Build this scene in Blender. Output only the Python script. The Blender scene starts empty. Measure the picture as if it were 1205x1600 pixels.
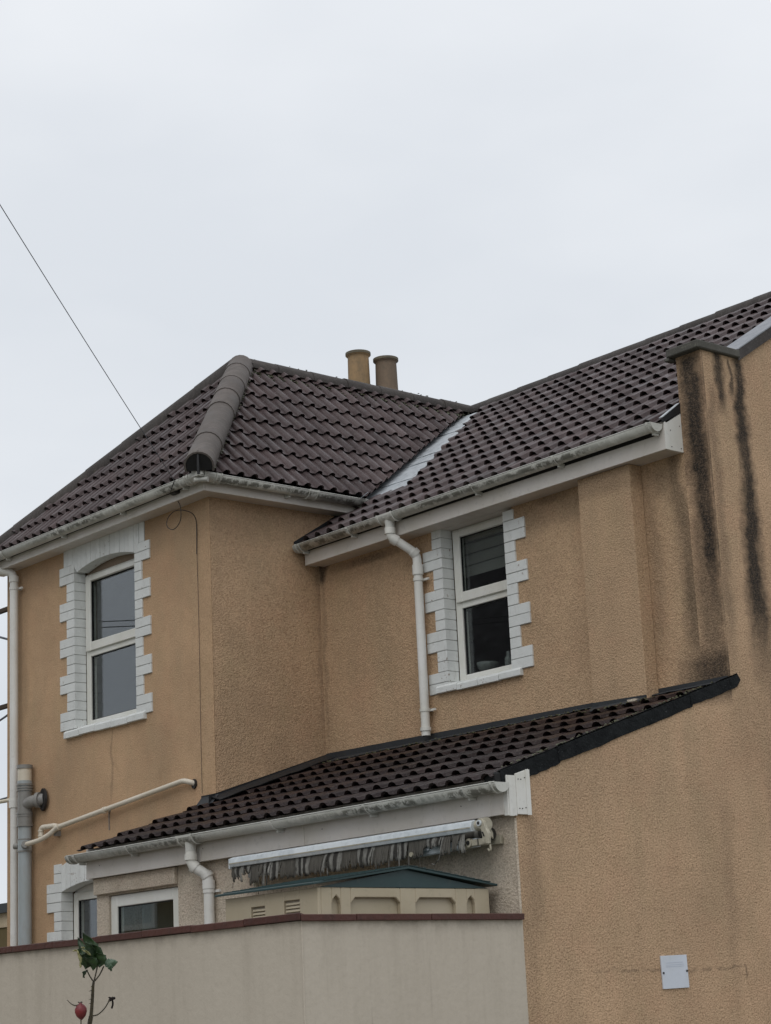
import bpy, bmesh, math, random
from mathutils import Vector, Matrix
random.seed(7)
R = random.Random(11)
H = 1.6                      # eye height: geometry below is measured from the camera, ground is at -1.6
scene = bpy.context.scene
COL = scene.collection
def V(*a): return Vector(a)

# ------------------------------------------------------------------ camera
F_PX = 3157.0695
CR = ((0.63925502, 0.76766696, -0.04517151), (-0.21681189, 0.12356364, -0.96836183), (-0.73779782, 0.62882388, 0.24542800))  #CAMROWS
r_, d_, f_ = [Vector(r).normalized() for r in CR]
cam_d = bpy.data.cameras.new('camera'); cam = bpy.data.objects.new('camera', cam_d); COL.objects.link(cam)
cam_d.sensor_fit = 'VERTICAL'; cam_d.sensor_height = 36.0; cam_d.lens = F_PX/1600*36.0
cam_d.clip_start = 0.05; cam_d.clip_end = 1000
mw = Matrix((( r_.x, -d_.x, -f_.x, 0), (r_.y, -d_.y, -f_.y, 0), (r_.z, -d_.z, -f_.z, H), (0, 0, 0, 1)))
cam.matrix_world = mw
scene.camera = cam

# ------------------------------------------------------------------ world, sun, exposure
SUN_EL, SUN_AZ = math.radians(50), math.radians(142)
world = bpy.data.worlds.new("World"); scene.world = world; world.use_nodes = True
nt = world.node_tree; nt.nodes.clear()
out = nt.nodes.new('ShaderNodeOutputWorld'); bg = nt.nodes.new('ShaderNodeBackground'); bg.inputs[1].default_value = 0.1
sky = nt.nodes.new('ShaderNodeTexSky'); sky.sky_type = 'NISHITA'; sky.sun_disc = False
sky.sun_elevation = SUN_EL; sky.sun_rotation = SUN_AZ; sky.dust_density = 3
tc = nt.nodes.new('ShaderNodeTexCoord')
no = nt.nodes.new('ShaderNodeTexNoise'); no.inputs['Scale'].default_value = 2.2; no.inputs['Detail'].default_value = 5; no.inputs['Roughness'].default_value = .5
mp = nt.nodes.new('ShaderNodeMapping'); mp.inputs['Scale'].default_value = (1, 1, 2.4)
nt.links.new(tc.outputs['Generated'], mp.inputs[0]); nt.links.new(mp.outputs[0], no.inputs['Vector'])
cr = nt.nodes.new('ShaderNodeValToRGB')
cr.color_ramp.elements[0].position = .36; cr.color_ramp.elements[0].color = (.90, .91, .925, 1)
cr.color_ramp.elements[1].position = .66; cr.color_ramp.elements[1].color = (1.07, 1.06, 1.05, 1)
nt.links.new(no.outputs['Fac'], cr.inputs[0])
mx = nt.nodes.new('ShaderNodeMix'); mx.data_type = 'RGBA'; mx.inputs[0].default_value = .96   # thick cloud over the sky
sz = nt.nodes.new('ShaderNodeSeparateXYZ'); nt.links.new(tc.outputs['Generated'], sz.inputs[0])
el = nt.nodes.new('ShaderNodeValToRGB'); el.color_ramp.elements[0].position = 0; el.color_ramp.elements[0].color = (7.0, 7.45, 7.95, 1)   # overcast sky brightens upward
el.color_ramp.elements[1].position = .45; el.color_ramp.elements[1].color = (8.6, 8.9, 9.3, 1)
e3 = el.color_ramp.elements.new(1.0); e3.color = (9.2, 9.5, 10.0, 1)
nt.links.new(sz.outputs[2], el.inputs[0])
ml = nt.nodes.new('ShaderNodeMix'); ml.data_type = 'RGBA'; ml.blend_type = 'MULTIPLY'; ml.inputs[0].default_value = 1
nt.links.new(el.outputs[0], ml.inputs[6]); nt.links.new(cr.outputs[0], ml.inputs[7])
nt.links.new(sky.outputs[0], mx.inputs[6]); nt.links.new(ml.outputs[2], mx.inputs[7])
nt.links.new(mx.outputs[2], bg.inputs[0]); nt.links.new(bg.outputs[0], out.inputs[0])
sd = bpy.data.lights.new('sun', 'SUN'); sd.energy = 0.75; sd.angle = math.radians(45); sd.color = (1, .97, .93)
so = bpy.data.objects.new('sun', sd); COL.objects.link(so)
sdir = V(math.sin(SUN_AZ)*math.cos(SUN_EL), math.cos(SUN_AZ)*math.cos(SUN_EL), math.sin(SUN_EL))
so.rotation_euler = sdir.to_track_quat('Z', 'Y').to_euler(); so.location = (0, 0, 30)
scene.view_settings.view_transform = 'Standard'; scene.view_settings.look = 'None'
scene.view_settings.gamma = 1; scene.view_settings.exposure = 0.0; scene.view_settings.use_curve_mapping = False

# ------------------------------------------------------------------ materials
class NT:
    def __init__(s, name):
        s.m = bpy.data.materials.new(name); s.m.use_nodes = True; s.t = s.m.node_tree
        s.b = s.t.nodes['Principled BSDF']
    def n(s, ty, **kw):
        x = s.t.nodes.new(ty)
        for k, v in kw.items(): setattr(x, k, v)
        return x
    def set(s, sock, v):
        if isinstance(v, bpy.types.NodeSocket): s.t.links.new(v, sock)
        else: sock.default_value = v
    def math(s, op, a, b=0.0, c=None, clamp=False):
        x = s.n('ShaderNodeMath', operation=op, use_clamp=clamp); s.set(x.inputs[0], a); s.set(x.inputs[1], b)
        if c is not None: s.set(x.inputs[2], c)
        return x.outputs[0]
    def pos(s, scale=(1, 1, 1), obj=False):
        if obj: o = s.n('ShaderNodeTexCoord').outputs['Object']
        else: o = s.n('ShaderNodeNewGeometry').outputs['Position']
        m = s.n('ShaderNodeMapping'); m.inputs['Scale'].default_value = scale
        s.t.links.new(o, m.inputs[0]); return m.outputs[0]
    def noise(s, vec, scale, detail=3, rough=.5):
        x = s.n('ShaderNodeTexNoise'); s.set(x.inputs['Vector'], vec); x.inputs['Scale'].default_value = scale
        x.inputs['Detail'].default_value = detail; x.inputs['Roughness'].default_value = rough
        return x.outputs['Fac']
    def ramp(s, fac, p0, p1, v0=0.0, v1=1.0):
        x = s.n('ShaderNodeMapRange', clamp=True); s.set(x.inputs[0], fac)
        for i, v in zip((1, 2, 3, 4), (p0, p1, v0, v1)): s.set(x.inputs[i], v)
        return x.outputs[0]
    def mix(s, fac, a, b, mode='MIX'):
        x = s.n('ShaderNodeMix', data_type='RGBA', blend_type=mode); s.set(x.inputs[0], fac)
        for i, v in ((6, a), (7, b)):
            if isinstance(v, tuple): v = tuple(v) + (1,) if len(v) == 3 else v
            s.set(x.inputs[i], v)
        return x.outputs[2]
    def bump(s, h, strength, dist):
        x = s.n('ShaderNodeBump'); x.inputs['Strength'].default_value = strength; x.inputs['Distance'].default_value = dist
        s.set(x.inputs['Height'], h); s.t.links.new(x.outputs[0], s.b.inputs['Normal'])
    def done(s, col, rough=.8, metal=0.0, spec=.4):
        s.set(s.b.inputs['Base Color'], tuple(col)+(1,) if isinstance(col, tuple) else col)
        s.set(s.b.inputs['Roughness'], rough); s.b.inputs['Metallic'].default_value = metal
        s.b.inputs['Specular IOR Level'].default_value = spec
        return s.m

def render_mat(name, c0, c1, grain=.55, stains=(), soft=None, blotch=(.36, .27, .17), front_y=None, cracks=()):
    k = NT(name); P = k.pos()
    n1 = k.noise(P, 1.3, 5, .65); n2 = k.noise(k.pos((2.4, 2.4, .5)), 1.6, 4, .6); n3 = k.noise(P, 88, 2, .65); n4 = k.noise(P, 50, 2, .5)
    col = k.mix(k.ramp(n1, .3, .7), c0, c1)
    col = k.mix(k.math('MULTIPLY', k.ramp(n2, .45, .72), .50), col, blotch)                 # rain streaking and patchy paint
    col = k.mix(k.math('MULTIPLY', k.ramp(k.noise(P, 2.1, 5, .7), .50, .66), .28), col, (c0[0]*.95, c0[1]*.82, c0[2]*.82))
    col = k.mix(k.math('MULTIPLY', k.ramp(k.noise(P, 9.5, 5, .75), .50, .66), .30), col, (c0[0]*.66, c0[1]*.65, c0[2]*.62))
    col = k.mix(k.math('MULTIPLY', k.ramp(k.noise(k.pos((1.1, 1.1, .8)), 3.1, 4, .7), .52, .72), .30), col, (c0[0]*.80, c0[1]*.86, c0[2]*.80))
    col = k.mix(k.math('MULTIPLY', k.ramp(n3, .52, .70), .22+.50*grain), col, (c0[0]*.42, c0[1]*.38, c0[2]*.34))   # dark speckle following the grain noise
    col = k.mix(k.math('MULTIPLY', k.ramp(n3, .46, .28), .15+.30*grain), col, (min(1, c0[0]*1.35), min(1, c0[1]*1.35), min(1, c0[2]*1.35)))
    vo = k.n('ShaderNodeTexVoronoi'); k.t.links.new(P, vo.inputs['Vector']); vo.inputs['Scale'].default_value = 46      # cells for scattered dark dots
    dots = k.math('MULTIPLY', k.ramp(vo.outputs['Distance'], .10, .22, 1.0, 0.0), k.ramp(k.noise(P, 5, 3), .42, .60))
    col = k.mix(k.math('MULTIPLY', dots, .20+.5*grain), col, (c0[0]*.30, c0[1]*.26, c0[2]*.22))
    sx = k.n('ShaderNodeSeparateXYZ'); k.t.links.new(P, sx.inputs[0])
    if stains:
        wob = k.math('MULTIPLY', k.math('SUBTRACT', k.noise(P, 3.2, 4, .65), .5), .16)
        edge = k.math('MULTIPLY', k.math('SUBTRACT', k.noise(P, 22, 4, .75), .5), 1.15)
        tot = None
        for (ax, ct, cb, wt, wb, zt, zb, st) in stains:
            t = k.math('DIVIDE', k.math('SUBTRACT', zt+H, sx.outputs[2]), zt-zb)
            cen = k.math('ADD', k.math('MULTIPLY_ADD', t, cb-ct, ct), wob)
            wid = k.math('MULTIPLY_ADD', t, wb-wt, wt)
            dd = k.math('DIVIDE', k.math('ABSOLUTE', k.math('SUBTRACT', sx.outputs[ax], cen)), wid)
            dd = k.math('ADD', dd, edge)
            m = k.ramp(dd, .35, 1.45, 1.0, 0.0)
            fin = k.math('MULTIPLY', k.ramp(k.math('ADD', t, k.math('MULTIPLY', edge, .30)), -.08, .35) if wt > .15 else k.ramp(t, -.02, .04), k.ramp(k.math('ADD', t, k.math('MULTIPLY', edge, .12)), .72, 1.05, 1.0, 0.0))
            m = k.math('MULTIPLY', k.math('MULTIPLY', m, fin), st)
            if front_y and ax == 0: m = k.math('MULTIPLY', m, k.math('LESS_THAN', sx.outputs[1], front_y))
            if front_y and ax == 1: m = k.math('MULTIPLY', m, k.math('GREATER_THAN', sx.outputs[0], XG-.02))
            tot = m if tot is None else k.math('MAXIMUM', tot, m)
        tot = k.math('MULTIPLY', tot, k.ramp(n3, .30, .60, .82, 1.0))
        tot = k.math('MULTIPLY', tot, k.ramp(k.noise(k.pos((1, 1, .4)), 7, 4, .7), .28, .50, .82, 1.0), clamp=True)
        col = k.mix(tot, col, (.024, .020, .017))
    if cracks:
        wv = k.math('MULTIPLY', k.math('SUBTRACT', k.noise(P, 7, 5, .7), .5), .10)
        for (z0, y0, y1, st) in cracks:
            dz = k.math('ABSOLUTE', k.math('SUBTRACT', k.math('SUBTRACT', sx.outputs[2], z0+H), wv))
            m = k.math('MULTIPLY', k.ramp(dz, .003, .013, 1.0, 0.0), k.math('MULTIPLY', k.ramp(sx.outputs[1], y0, y0+.15), k.ramp(sx.outputs[1], y1, y1-.05)))
            m = k.math('MULTIPLY', m, k.math('MULTIPLY', k.ramp(k.noise(P, 13, 3), .38, .52), st))
            col = k.mix(m, col, (.05, .04, .03))
    h = k.math('ADD', k.math('MULTIPLY', n3, .8), k.math('MULTIPLY', n4, .25))
    k.bump(h, grain*.85, .018)
    return k.done(col, .9, spec=.25)

XG = -8.058
TAN0, TAN1 = (.50, .325, .175), (.42, .275, .150)
M = {}
M['wall_front'] = render_mat('render_wing_front', (.55, .368, .222), (.40, .268, .163), .36,
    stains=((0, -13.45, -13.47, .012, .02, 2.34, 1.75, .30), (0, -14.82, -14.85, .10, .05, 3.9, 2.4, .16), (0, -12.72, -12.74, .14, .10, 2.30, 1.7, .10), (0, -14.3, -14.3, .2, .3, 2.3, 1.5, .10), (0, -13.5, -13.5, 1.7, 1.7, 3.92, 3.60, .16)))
M['wall_side'] = render_mat('render_wing_side', (.57, .390, .244), (.40, .275, .175), .85,
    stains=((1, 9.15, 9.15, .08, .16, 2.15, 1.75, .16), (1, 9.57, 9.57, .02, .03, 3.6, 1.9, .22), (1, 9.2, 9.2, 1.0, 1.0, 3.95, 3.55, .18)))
M['wall_rear'] = render_mat('render_recess_wall', (.57, .392, .245), (.42, .290, .182), .85,
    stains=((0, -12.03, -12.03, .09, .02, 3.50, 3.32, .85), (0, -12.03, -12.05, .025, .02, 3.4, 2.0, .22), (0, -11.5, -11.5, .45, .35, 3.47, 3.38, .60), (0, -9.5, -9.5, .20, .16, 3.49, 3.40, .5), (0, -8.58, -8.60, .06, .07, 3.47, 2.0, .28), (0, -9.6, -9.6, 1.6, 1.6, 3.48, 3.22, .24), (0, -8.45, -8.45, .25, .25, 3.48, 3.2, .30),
            (0, -8.36, -8.27, .05, .09, 3.6, 2.3, .55), (0, -8.17, -8.17, .20, .34, 2.26, 1.80, .90), (0, -8.31, -8.29, .05, .09, 3.1, 1.95, .62)))
M['wall_gable'] = render_mat('render_gable_wall', (.57, .388, .246), (.42, .288, .184), .90, front_y=9.60,
    stains=((1, 9.935, 9.94, .045, .115, 4.16, 1.85, 1.0), (1, 9.745, 9.75, .035, .05, 4.12, 3.70, .95), (1, 9.85, 9.86, .012, .03, 4.09, 3.80, .8), (0, -8.155, -8.115, .125, .065, 4.14, 2.20, 1.0), (0, -8.11, -8.12, .05, .08, 4.12, 1.92, .75), (0, -8.20, -8.15, .07, .12, 3.05, 1.88, .60), (0, -8.17, -8.17, .20, .34, 2.26, 1.80, .90),
            (1, 9.66, 9.62, .04, .06, 3.9, 1.9, .38), (1, 10.04, 10.08, .10, .16, 2.4, 1.0, .38), (1, 9.80, 9.76, .16, .20, 2.1, 1.3, .20), (1, 9.45, 9.40, .05, .05, 1.2, -.2, .16), (1, 9.9, 9.9, .05, .05, 1.9, -.4, .22), (1, 7.82, 7.80, .05, .07, 1.07, .30, .22), (1, 7.76, 7.76, .05, .05, .9, -.6, .16),
            (1, 9.51, 9.515, .010, .012, .25, .16, .5)), cracks=((.228, 8.15, 9.52, .34), (.80, 8.75, 9.35, .14), (2.35, 9.95, 10.3, .2)))
M['wall_lean'] = render_mat('render_lean_to', (.60, .52, .42), (.53, .46, .375), .75, blotch=(.33, .27, .21))
M['wall_plain'] = render_mat('render_far_sides', TAN0, TAN1, .5)
M['neigh_render'] = render_mat('render_neighbour', (.55, .46, .33), (.5, .42, .3), .3)

def pvc(name, c=(.66, .655, .62), dirt=.5, dcol=(.06, .055, .035), sc=(1, 1, 1), lo=.56, rough=.42):
    k = NT(name); P = k.pos()
    a = k.noise(P, 2.5, 4, .6); b = k.noise(k.pos(sc), 22, 4, .7)
    col = k.mix(k.ramp(a, .35, .7), c, (c[0]*.86, c[1]*.85, c[2]*.80))
    col = k.mix(k.math('MULTIPLY', k.ramp(b, lo, lo+.14), dirt), col, dcol)
    return k.done(col, rough, spec=.4)
M['pvc'] = pvc('white_plastic', (.72, .715, .69), dirt=.12)
M['pvc_clean'] = pvc('window_plastic', (.74, .74, .70), dirt=.08)
M['fascia'] = pvc('fascia_plastic', (.62, .585, .55), dirt=.14)
M['soffit'] = pvc('soffit_plastic', (.62, .57, .53), dirt=.10)
def gutter_mat():
    k = NT('gutter_plastic'); P = k.pos(); g = k.n('ShaderNodeNewGeometry')
    sx = k.n('ShaderNodeSeparateXYZ'); k.t.links.new(g.outputs['Normal'], sx.inputs[0])
    down = k.ramp(k.math('ABSOLUTE', k.math('ADD', sx.outputs[2], .55)), .16, .44, 1.0, 0.0)   # algae line where drips run under the bowl
    a = k.ramp(k.noise(k.pos((1, 1, 1)), 17, 5, .75), .43, .53); b = k.ramp(k.noise(P, 1.9, 3), .40, .56)
    c0 = k.mix(k.ramp(k.noise(P, 6, 3), .3, .7), (.56, .56, .52), (.47, .47, .43))
    col = k.mix(k.math('MULTIPLY', k.math('MULTIPLY', down, a), k.math('MULTIPLY', b, .78)), c0, (.045, .042, .028))
    col = k.mix(k.math('MULTIPLY', k.ramp(k.noise(P, 60, 4, .7), .55, .7), .35), col, (.14, .13, .10))
    return k.done(col, .45)
M['gutter'] = gutter_mat()
def brick_mat():
    k = NT('white_painted_brick'); P = k.pos(); oi = k.n('ShaderNodeObjectInfo')
    a = k.noise(P, 9, 4, .65)
    col = k.mix(k.ramp(a, .3, .75), (.72, .74, .725), (.62, .635, .62))
    col = k.mix(k.math('MULTIPLY', oi.outputs['Random'], .22), col, (.50, .51, .49))
    ch = k.math('MULTIPLY', k.ramp(k.noise(P, 34, 4, .7), .62, .67), k.ramp(k.noise(P, 3.1, 2), .50, .58))
    col = k.mix(ch, col, (.22, .16, .12))                                            # flaked paint
    col = k.mix(k.math('MULTIPLY', k.ramp(k.noise(k.pos((1, 1, .35)), 16, 4, .6), .58, .8), .4), col, (.32, .31, .28))
    k.bump(k.noise(P, 60, 3, .6), .35, .006)
    return k.done(col, .7)
M['brick'] = brick_mat()
M['joint'] = NT('painted_mortar').done((.42, .42, .40), .8)
def tile_mat(name, c0, c1, moss, rough=.36, moss_amt=.3, wet=.3):
    k = NT(name); P = k.pos(); oi = k.n('ShaderNodeObjectInfo')
    col = k.mix(oi.outputs['Random'], c0, c1)
    col = k.mix(k.math('MULTIPLY', k.ramp(k.noise(P, 3.0, 4, .7), .40, .72), .5), col, (c0[0]*.62, c0[1]*.66, c0[2]*.68))
    col = k.mix(k.math('MULTIPLY', k.ramp(k.noise(P, 75, 3, .7), .55, .75), .45), col, (.20, .185, .175))
    col = k.mix(k.math('MULTIPLY', k.ramp(k.noise(P, 14, 5, .8), .60, .70), moss_amt), col, moss)
    vx = k.n('ShaderNodeVectorMath', operation='ADD'); k.t.links.new(k.pos((60, 5, 5), True), vx.inputs[0]); k.t.links.new(oi.outputs['Random'], vx.inputs[1])
    col = k.mix(k.math('MULTIPLY', k.ramp(k.noise(vx.outputs[0], 1.0, 4, .6), .50, .75), .40), col, (c1[0]*1.9, c1[1]*1.9, c1[2]*1.9))
    col = k.mix(k.math('MULTIPLY', k.ramp(k.noise(P, 1.2, 4, .65), .45, .7), .35), col, (c0[0]*.6, c0[1]*.66, c0[2]*.60))
    r = k.ramp(k.noise(P, 5, 3), .35, .65, rough, rough+wet)
    k.bump(k.noise(P, 120, 2, .6), .3, .006)
    return k.done(col, r, spec=.26)
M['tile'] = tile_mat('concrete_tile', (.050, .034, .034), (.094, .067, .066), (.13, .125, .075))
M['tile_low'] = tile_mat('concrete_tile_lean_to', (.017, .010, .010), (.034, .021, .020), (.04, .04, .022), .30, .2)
M['ridge'] = tile_mat('ridge_tile', (.105, .090, .083), (.140, .120, .108), (.22, .19, .12), .6, .4, .2)
M['ridge_dark'] = tile_mat('ridge_tile_dark', (.050, .043, .040), (.072, .062, .056), (.10, .10, .05), .6, .35, .2)
M['stone'] = tile_mat('weathered_stone_coping', (.085, .082, .072), (.10, .095, .085), (.20, .195, .15), .85, .75, .1)
def lead_mat(name, c, rough, metal=.6, dirt=.5):
    k = NT(name); P = k.pos()
    col = k.mix(k.ramp(k.noise(P, 7, 5, .7), .42, .7), c, (c[0]*.7, c[1]*.72, c[2]*.74))
    col = k.mix(k.math('MULTIPLY', k.ramp(k.noise(P, 28, 4, .7), .58, .68), dirt), col, (.05, .052, .04))
    k.bump(k.noise(P, 18, 3), .25, .01)
    return k.done(col, k.ramp(k.noise(P, 11, 3), .3, .7, rough, rough+.2), metal)
M['lead'] = lead_mat('grey_lead', (.50, .53, .55), .38, .35, .6)
M['lead_dark'] = lead_mat('dark_wet_flashing', (.012, .013, .015), .55, .0, .3)
def verge_mat():
    k = NT('black_mottled_verge'); P = k.pos()
    col = k.mix(k.ramp(k.noise(P, 9, 5, .7), .35, .7), (.006, .007, .008), (.016, .018, .019))
    col = k.mix(k.ramp(k.noise(P, 42, 4, .7), .66, .72), col, (.12, .13, .13))
    k.bump(k.noise(P, 16, 4, .7), .8, .025)
    return k.done(col, .75, spec=.12)
M['verge'] = verge_mat()
M['flash'] = lead_mat('weathered_lead_flashing', (.030, .033, .037), .6, .0, .5)
M['capping'] = lead_mat('grey_capping', (.30, .31, .33), .45, .5, .1)
M['felt'] = NT('roofing_felt').done((.012, .012, .012), .8)
M['black'] = NT('black_plastic').done((.015, .015, .016), .5)
M['cable'] = NT('cable_sheath').done((.02, .018, .017), .6)
M['grey_cable'] = NT('grey_cable').done((.10, .11, .13), .6)
M['pot'] = None
def pot_mat(name, c):
    k = NT(name); P = k.pos()
    col = k.mix(k.ramp(k.noise(k.pos((1, 1, .35)), 6, 4, .6), .35, .7), c, (c[0]*.5, c[1]*.55, c[2]*.62))
    col = k.mix(k.math('MULTIPLY', k.ramp(k.noise(P, 30, 3), .5, .8), .4), col, (.10, .095, .07))
    k.bump(k.noise(P, 40, 3), .3, .01)
    return k.done(col, .85)
M['pot'] = pot_mat('buff_clay', (.38, .25, .13)); M['pot_dark'] = pot_mat('sooty_clay', (.20, .145, .10)); M['pot_rim'] = pot_mat('lichened_clay', (.17, .145, .10))
M['soil'] = pvc('grey_soil_pipe', (.36, .40, .42), dirt=.35, dcol=(.30, .29, .27), sc=(1, 1, .3), lo=.50)
M['soil_brown'] = pvc('weathered_grey_fitting', (.25, .245, .235), dirt=.3, dcol=(.15, .14, .12), lo=.5)
M['cream'] = pvc('cream_plastic', (.60, .54, .42), dirt=.15)
M['waste'] = pvc('yellowed_waste_pipe', (.66, .60, .50), dirt=.2)
def glass_mat():
    k = NT('window_glass'); t = k.t; g = k.n('ShaderNodeNewGeometry'); d = k.n('ShaderNodeVectorMath', operation='DOT_PRODUCT')
    t.links.new(g.outputs['Normal'], d.inputs[0]); t.links.new(g.outputs['Incoming'], d.inputs[1])
    c = k.math('ABSOLUTE', d.outputs['Value']); f = k.math('MULTIPLY_ADD', k.math('POWER', k.math('SUBTRACT', 1.0, c), 5.0), .92, .085)
    tr = k.n('ShaderNodeBsdfTransparent'); tr.inputs[0].default_value = (.86, .89, .88, 1)
    gl = k.n('ShaderNodeBsdfGlossy'); gl.inputs['Roughness'].default_value = .01; gl.inputs[0].default_value = (.93, .96, 1, 1)
    ms = k.n('ShaderNodeMixShader'); k.set(ms.inputs[0], f); t.links.new(tr.outputs[0], ms.inputs[1]); t.links.new(gl.outputs[0], ms.inputs[2])
    t.links.new(ms.outputs[0], t.nodes['Material Output'].inputs['Surface'])
    return k.m
M['glass'] = glass_mat()
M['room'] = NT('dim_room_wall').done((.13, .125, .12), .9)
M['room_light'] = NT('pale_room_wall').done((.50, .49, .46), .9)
M['blind'] = NT('blind_cloth').done((.25, .245, .23), .9)
M['dim_china'] = NT('dimmed_pale_china').done((.20, .205, .20), .4)  # pale china painted grey to look as dim as the room
def panel_mat():
    k = NT('beige_masonry_paint'); P = k.pos()
    col = k.mix(k.ramp(k.noise(P, .9, 4, .6), .3, .7), (.52, .465, .388), (.475, .422, .35))
    col = k.mix(k.math('MULTIPLY', k.ramp(k.noise(k.pos((3.2, 3.2, .35)), 3.0, 4, .6), .50, .78), .30), col, (.33, .29, .23))
    col = k.mix(k.math('MULTIPLY', k.ramp(k.noise(P, 40, 3), .55, .8), .12), col, (.20, .17, .13))
    sx = k.n('ShaderNodeSeparateXYZ'); k.t.links.new(P, sx.inputs[0])
    drip = k.math('MULTIPLY', k.ramp(k.noise(k.pos((5, 5, .45)), 1.9, 5, .7), .52, .74), k.ramp(sx.outputs[2], H-.35, H+.50))
    col = k.mix(k.math('MULTIPLY', drip, .20), col, (.22, .185, .14))
    top = k.math('MULTIPLY', k.ramp(sx.outputs[2], H+.44, H+.515), k.ramp(k.noise(P, 9, 4, .7), .40, .62))
    col = k.mix(k.math('MULTIPLY', top, .45), col, (.16, .13, .10))
    for yj in (7.02, 6.62):
        ln = k.ramp(k.math('ABSOLUTE', k.math('SUBTRACT', sx.outputs[1], yj)), .002, .006, 1.0, 0.0)
        col = k.mix(k.math('MULTIPLY', ln, k.math('MULTIPLY', k.ramp(k.noise(P, 3, 3), .45, .6), .25)), col, (.18, .15, .12))
    k.bump(k.noise(P, 22, 4, .6), .25, .012)
    return k.done(col, .8, spec=.3)
M['bound'] = panel_mat()
def coping_mat():
    k = NT('red_brown_coping'); P = k.pos(); oi = k.n('ShaderNodeObjectInfo')
    col = k.mix(oi.outputs['Random'], (.060, .021, .016), (.088, .032, .023))
    col = k.mix(k.math('MULTIPLY', k.ramp(k.noise(P, 12, 5, .7), .5, .7), .5), col, (.035, .022, .018))
    k.bump(k.noise(P, 40, 3), .4, .01)
    return k.done(col, .6)
M['coping'] = coping_mat()
M['shed'] = pvc('cream_shed_plastic', (.50, .435, .32), dirt=.10, rough=.55)
M['shed_dark'] = pvc('cream_louvre_plastic', (.34, .30, .24), dirt=.10, rough=.55)
M['shed_roof'] = pvc('teal_shed_roof', (.030, .062, .066), dirt=.3, dcol=(.09, .10, .09), rough=.4)
M['alu'] = lead_mat('white_powder_coated_metal', (.62, .66, .68), .35, .1, .10)
M['alu_cream'] = pvc('cream_cast_metal', (.42, .39, .31), dirt=.4, lo=.5)
def stripe_mat():
    k = NT('torn_striped_canvas'); P = k.pos()
    sx = k.n('ShaderNodeSeparateXYZ'); k.t.links.new(P, sx.inputs[0])
    u = k.math('ADD', k.math('MULTIPLY', sx.outputs[0], 3.3), k.math('MULTIPLY', k.noise(P, 9, 3), .25))
    fr = k.math('FRACT', u)
    st = k.ramp(k.math('ABSOLUTE', k.math('SUBTRACT', fr, .5)), .20, .26)
    fine = k.ramp(k.math('ABSOLUTE', k.math('SUBTRACT', k.math('FRACT', k.math('MULTIPLY', u, 5.0)), .5)), .18, .34)
    col = k.mix(st, (.115, .108, .095), k.mix(fine, (.045, .043, .040), (.25, .245, .225)))
    col = k.mix(k.math('MULTIPLY', k.ramp(k.noise(P, 19, 5, .8), .42, .72), .55), col, (.06, .058, .048))
    return k.done(col, .95, spec=.1)
M['canvas'] = stripe_mat()
M['plaque'] = pvc('white_plaque', (.60, .64, .72), dirt=.05, rough=.4)
M['print'] = NT('faded_print').done((.50, .54, .62), .5)
M['screw'] = NT('dark_screw').done((.03, .025, .025), .5)
def leaf_mat(name, c, c2):
    k = NT(name); P = k.pos(); col = k.mix(k.ramp(k.noise(P, 60, 3), .35, .65), c, c2)
    k.bump(k.noise(P, 160, 3), .4, .002)
    return k.done(col, .4)
M['leaf'] = leaf_mat('rose_leaf', (.030, .062, .018), (.014, .030, .012))
M['leaf_pale'] = leaf_mat('pale_rose_leaf', (.085, .14, .085), (.05, .085, .05))
M['leaf_yellow'] = leaf_mat('yellowed_leaf', (.36, .33, .16), (.20, .20, .09))
M['stem'] = leaf_mat('rose_stem', (.075, .062, .035), (.035, .028, .02))
M['hip'] = leaf_mat('rose_hip', (.20, .028, .030), (.12, .018, .022))
M['dead'] = NT('dead_flower').done((.012, .008, .007), .9)
M['moss'] = leaf_mat('roof_moss', (.075, .075, .035), (.035, .038, .02))
def ground_mat():
    k = NT('damp_ground'); P = k.pos()
    col = k.mix(k.ramp(k.noise(P, 1.3, 5, .7), .35, .65), (.16, .165, .12), (.24, .22, .19))
    k.bump(k.noise(P, 18, 4), .5, .03); return k.done(col, .9)
M['ground'] = ground_mat()
M['paving'] = pvc('concrete_paving', (.34, .33, .30), dirt=.4, dcol=(.1, .1, .07), rough=.85)
M['neigh_roof'] = tile_mat('neighbour_roof_tile', (.020, .016, .016), (.035, .028, .027), (.14, .12, .10), .5, .8)
M['dark_fascia'] = NT('dark_painted_fascia').done((.018, .022, .024), .5)
M['olive'] = NT('olive_brown_render').done((.12, .09, .04), .9)
M['wood'] = NT('creosoted_timber').done((.06, .042, .028), .85)

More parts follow.
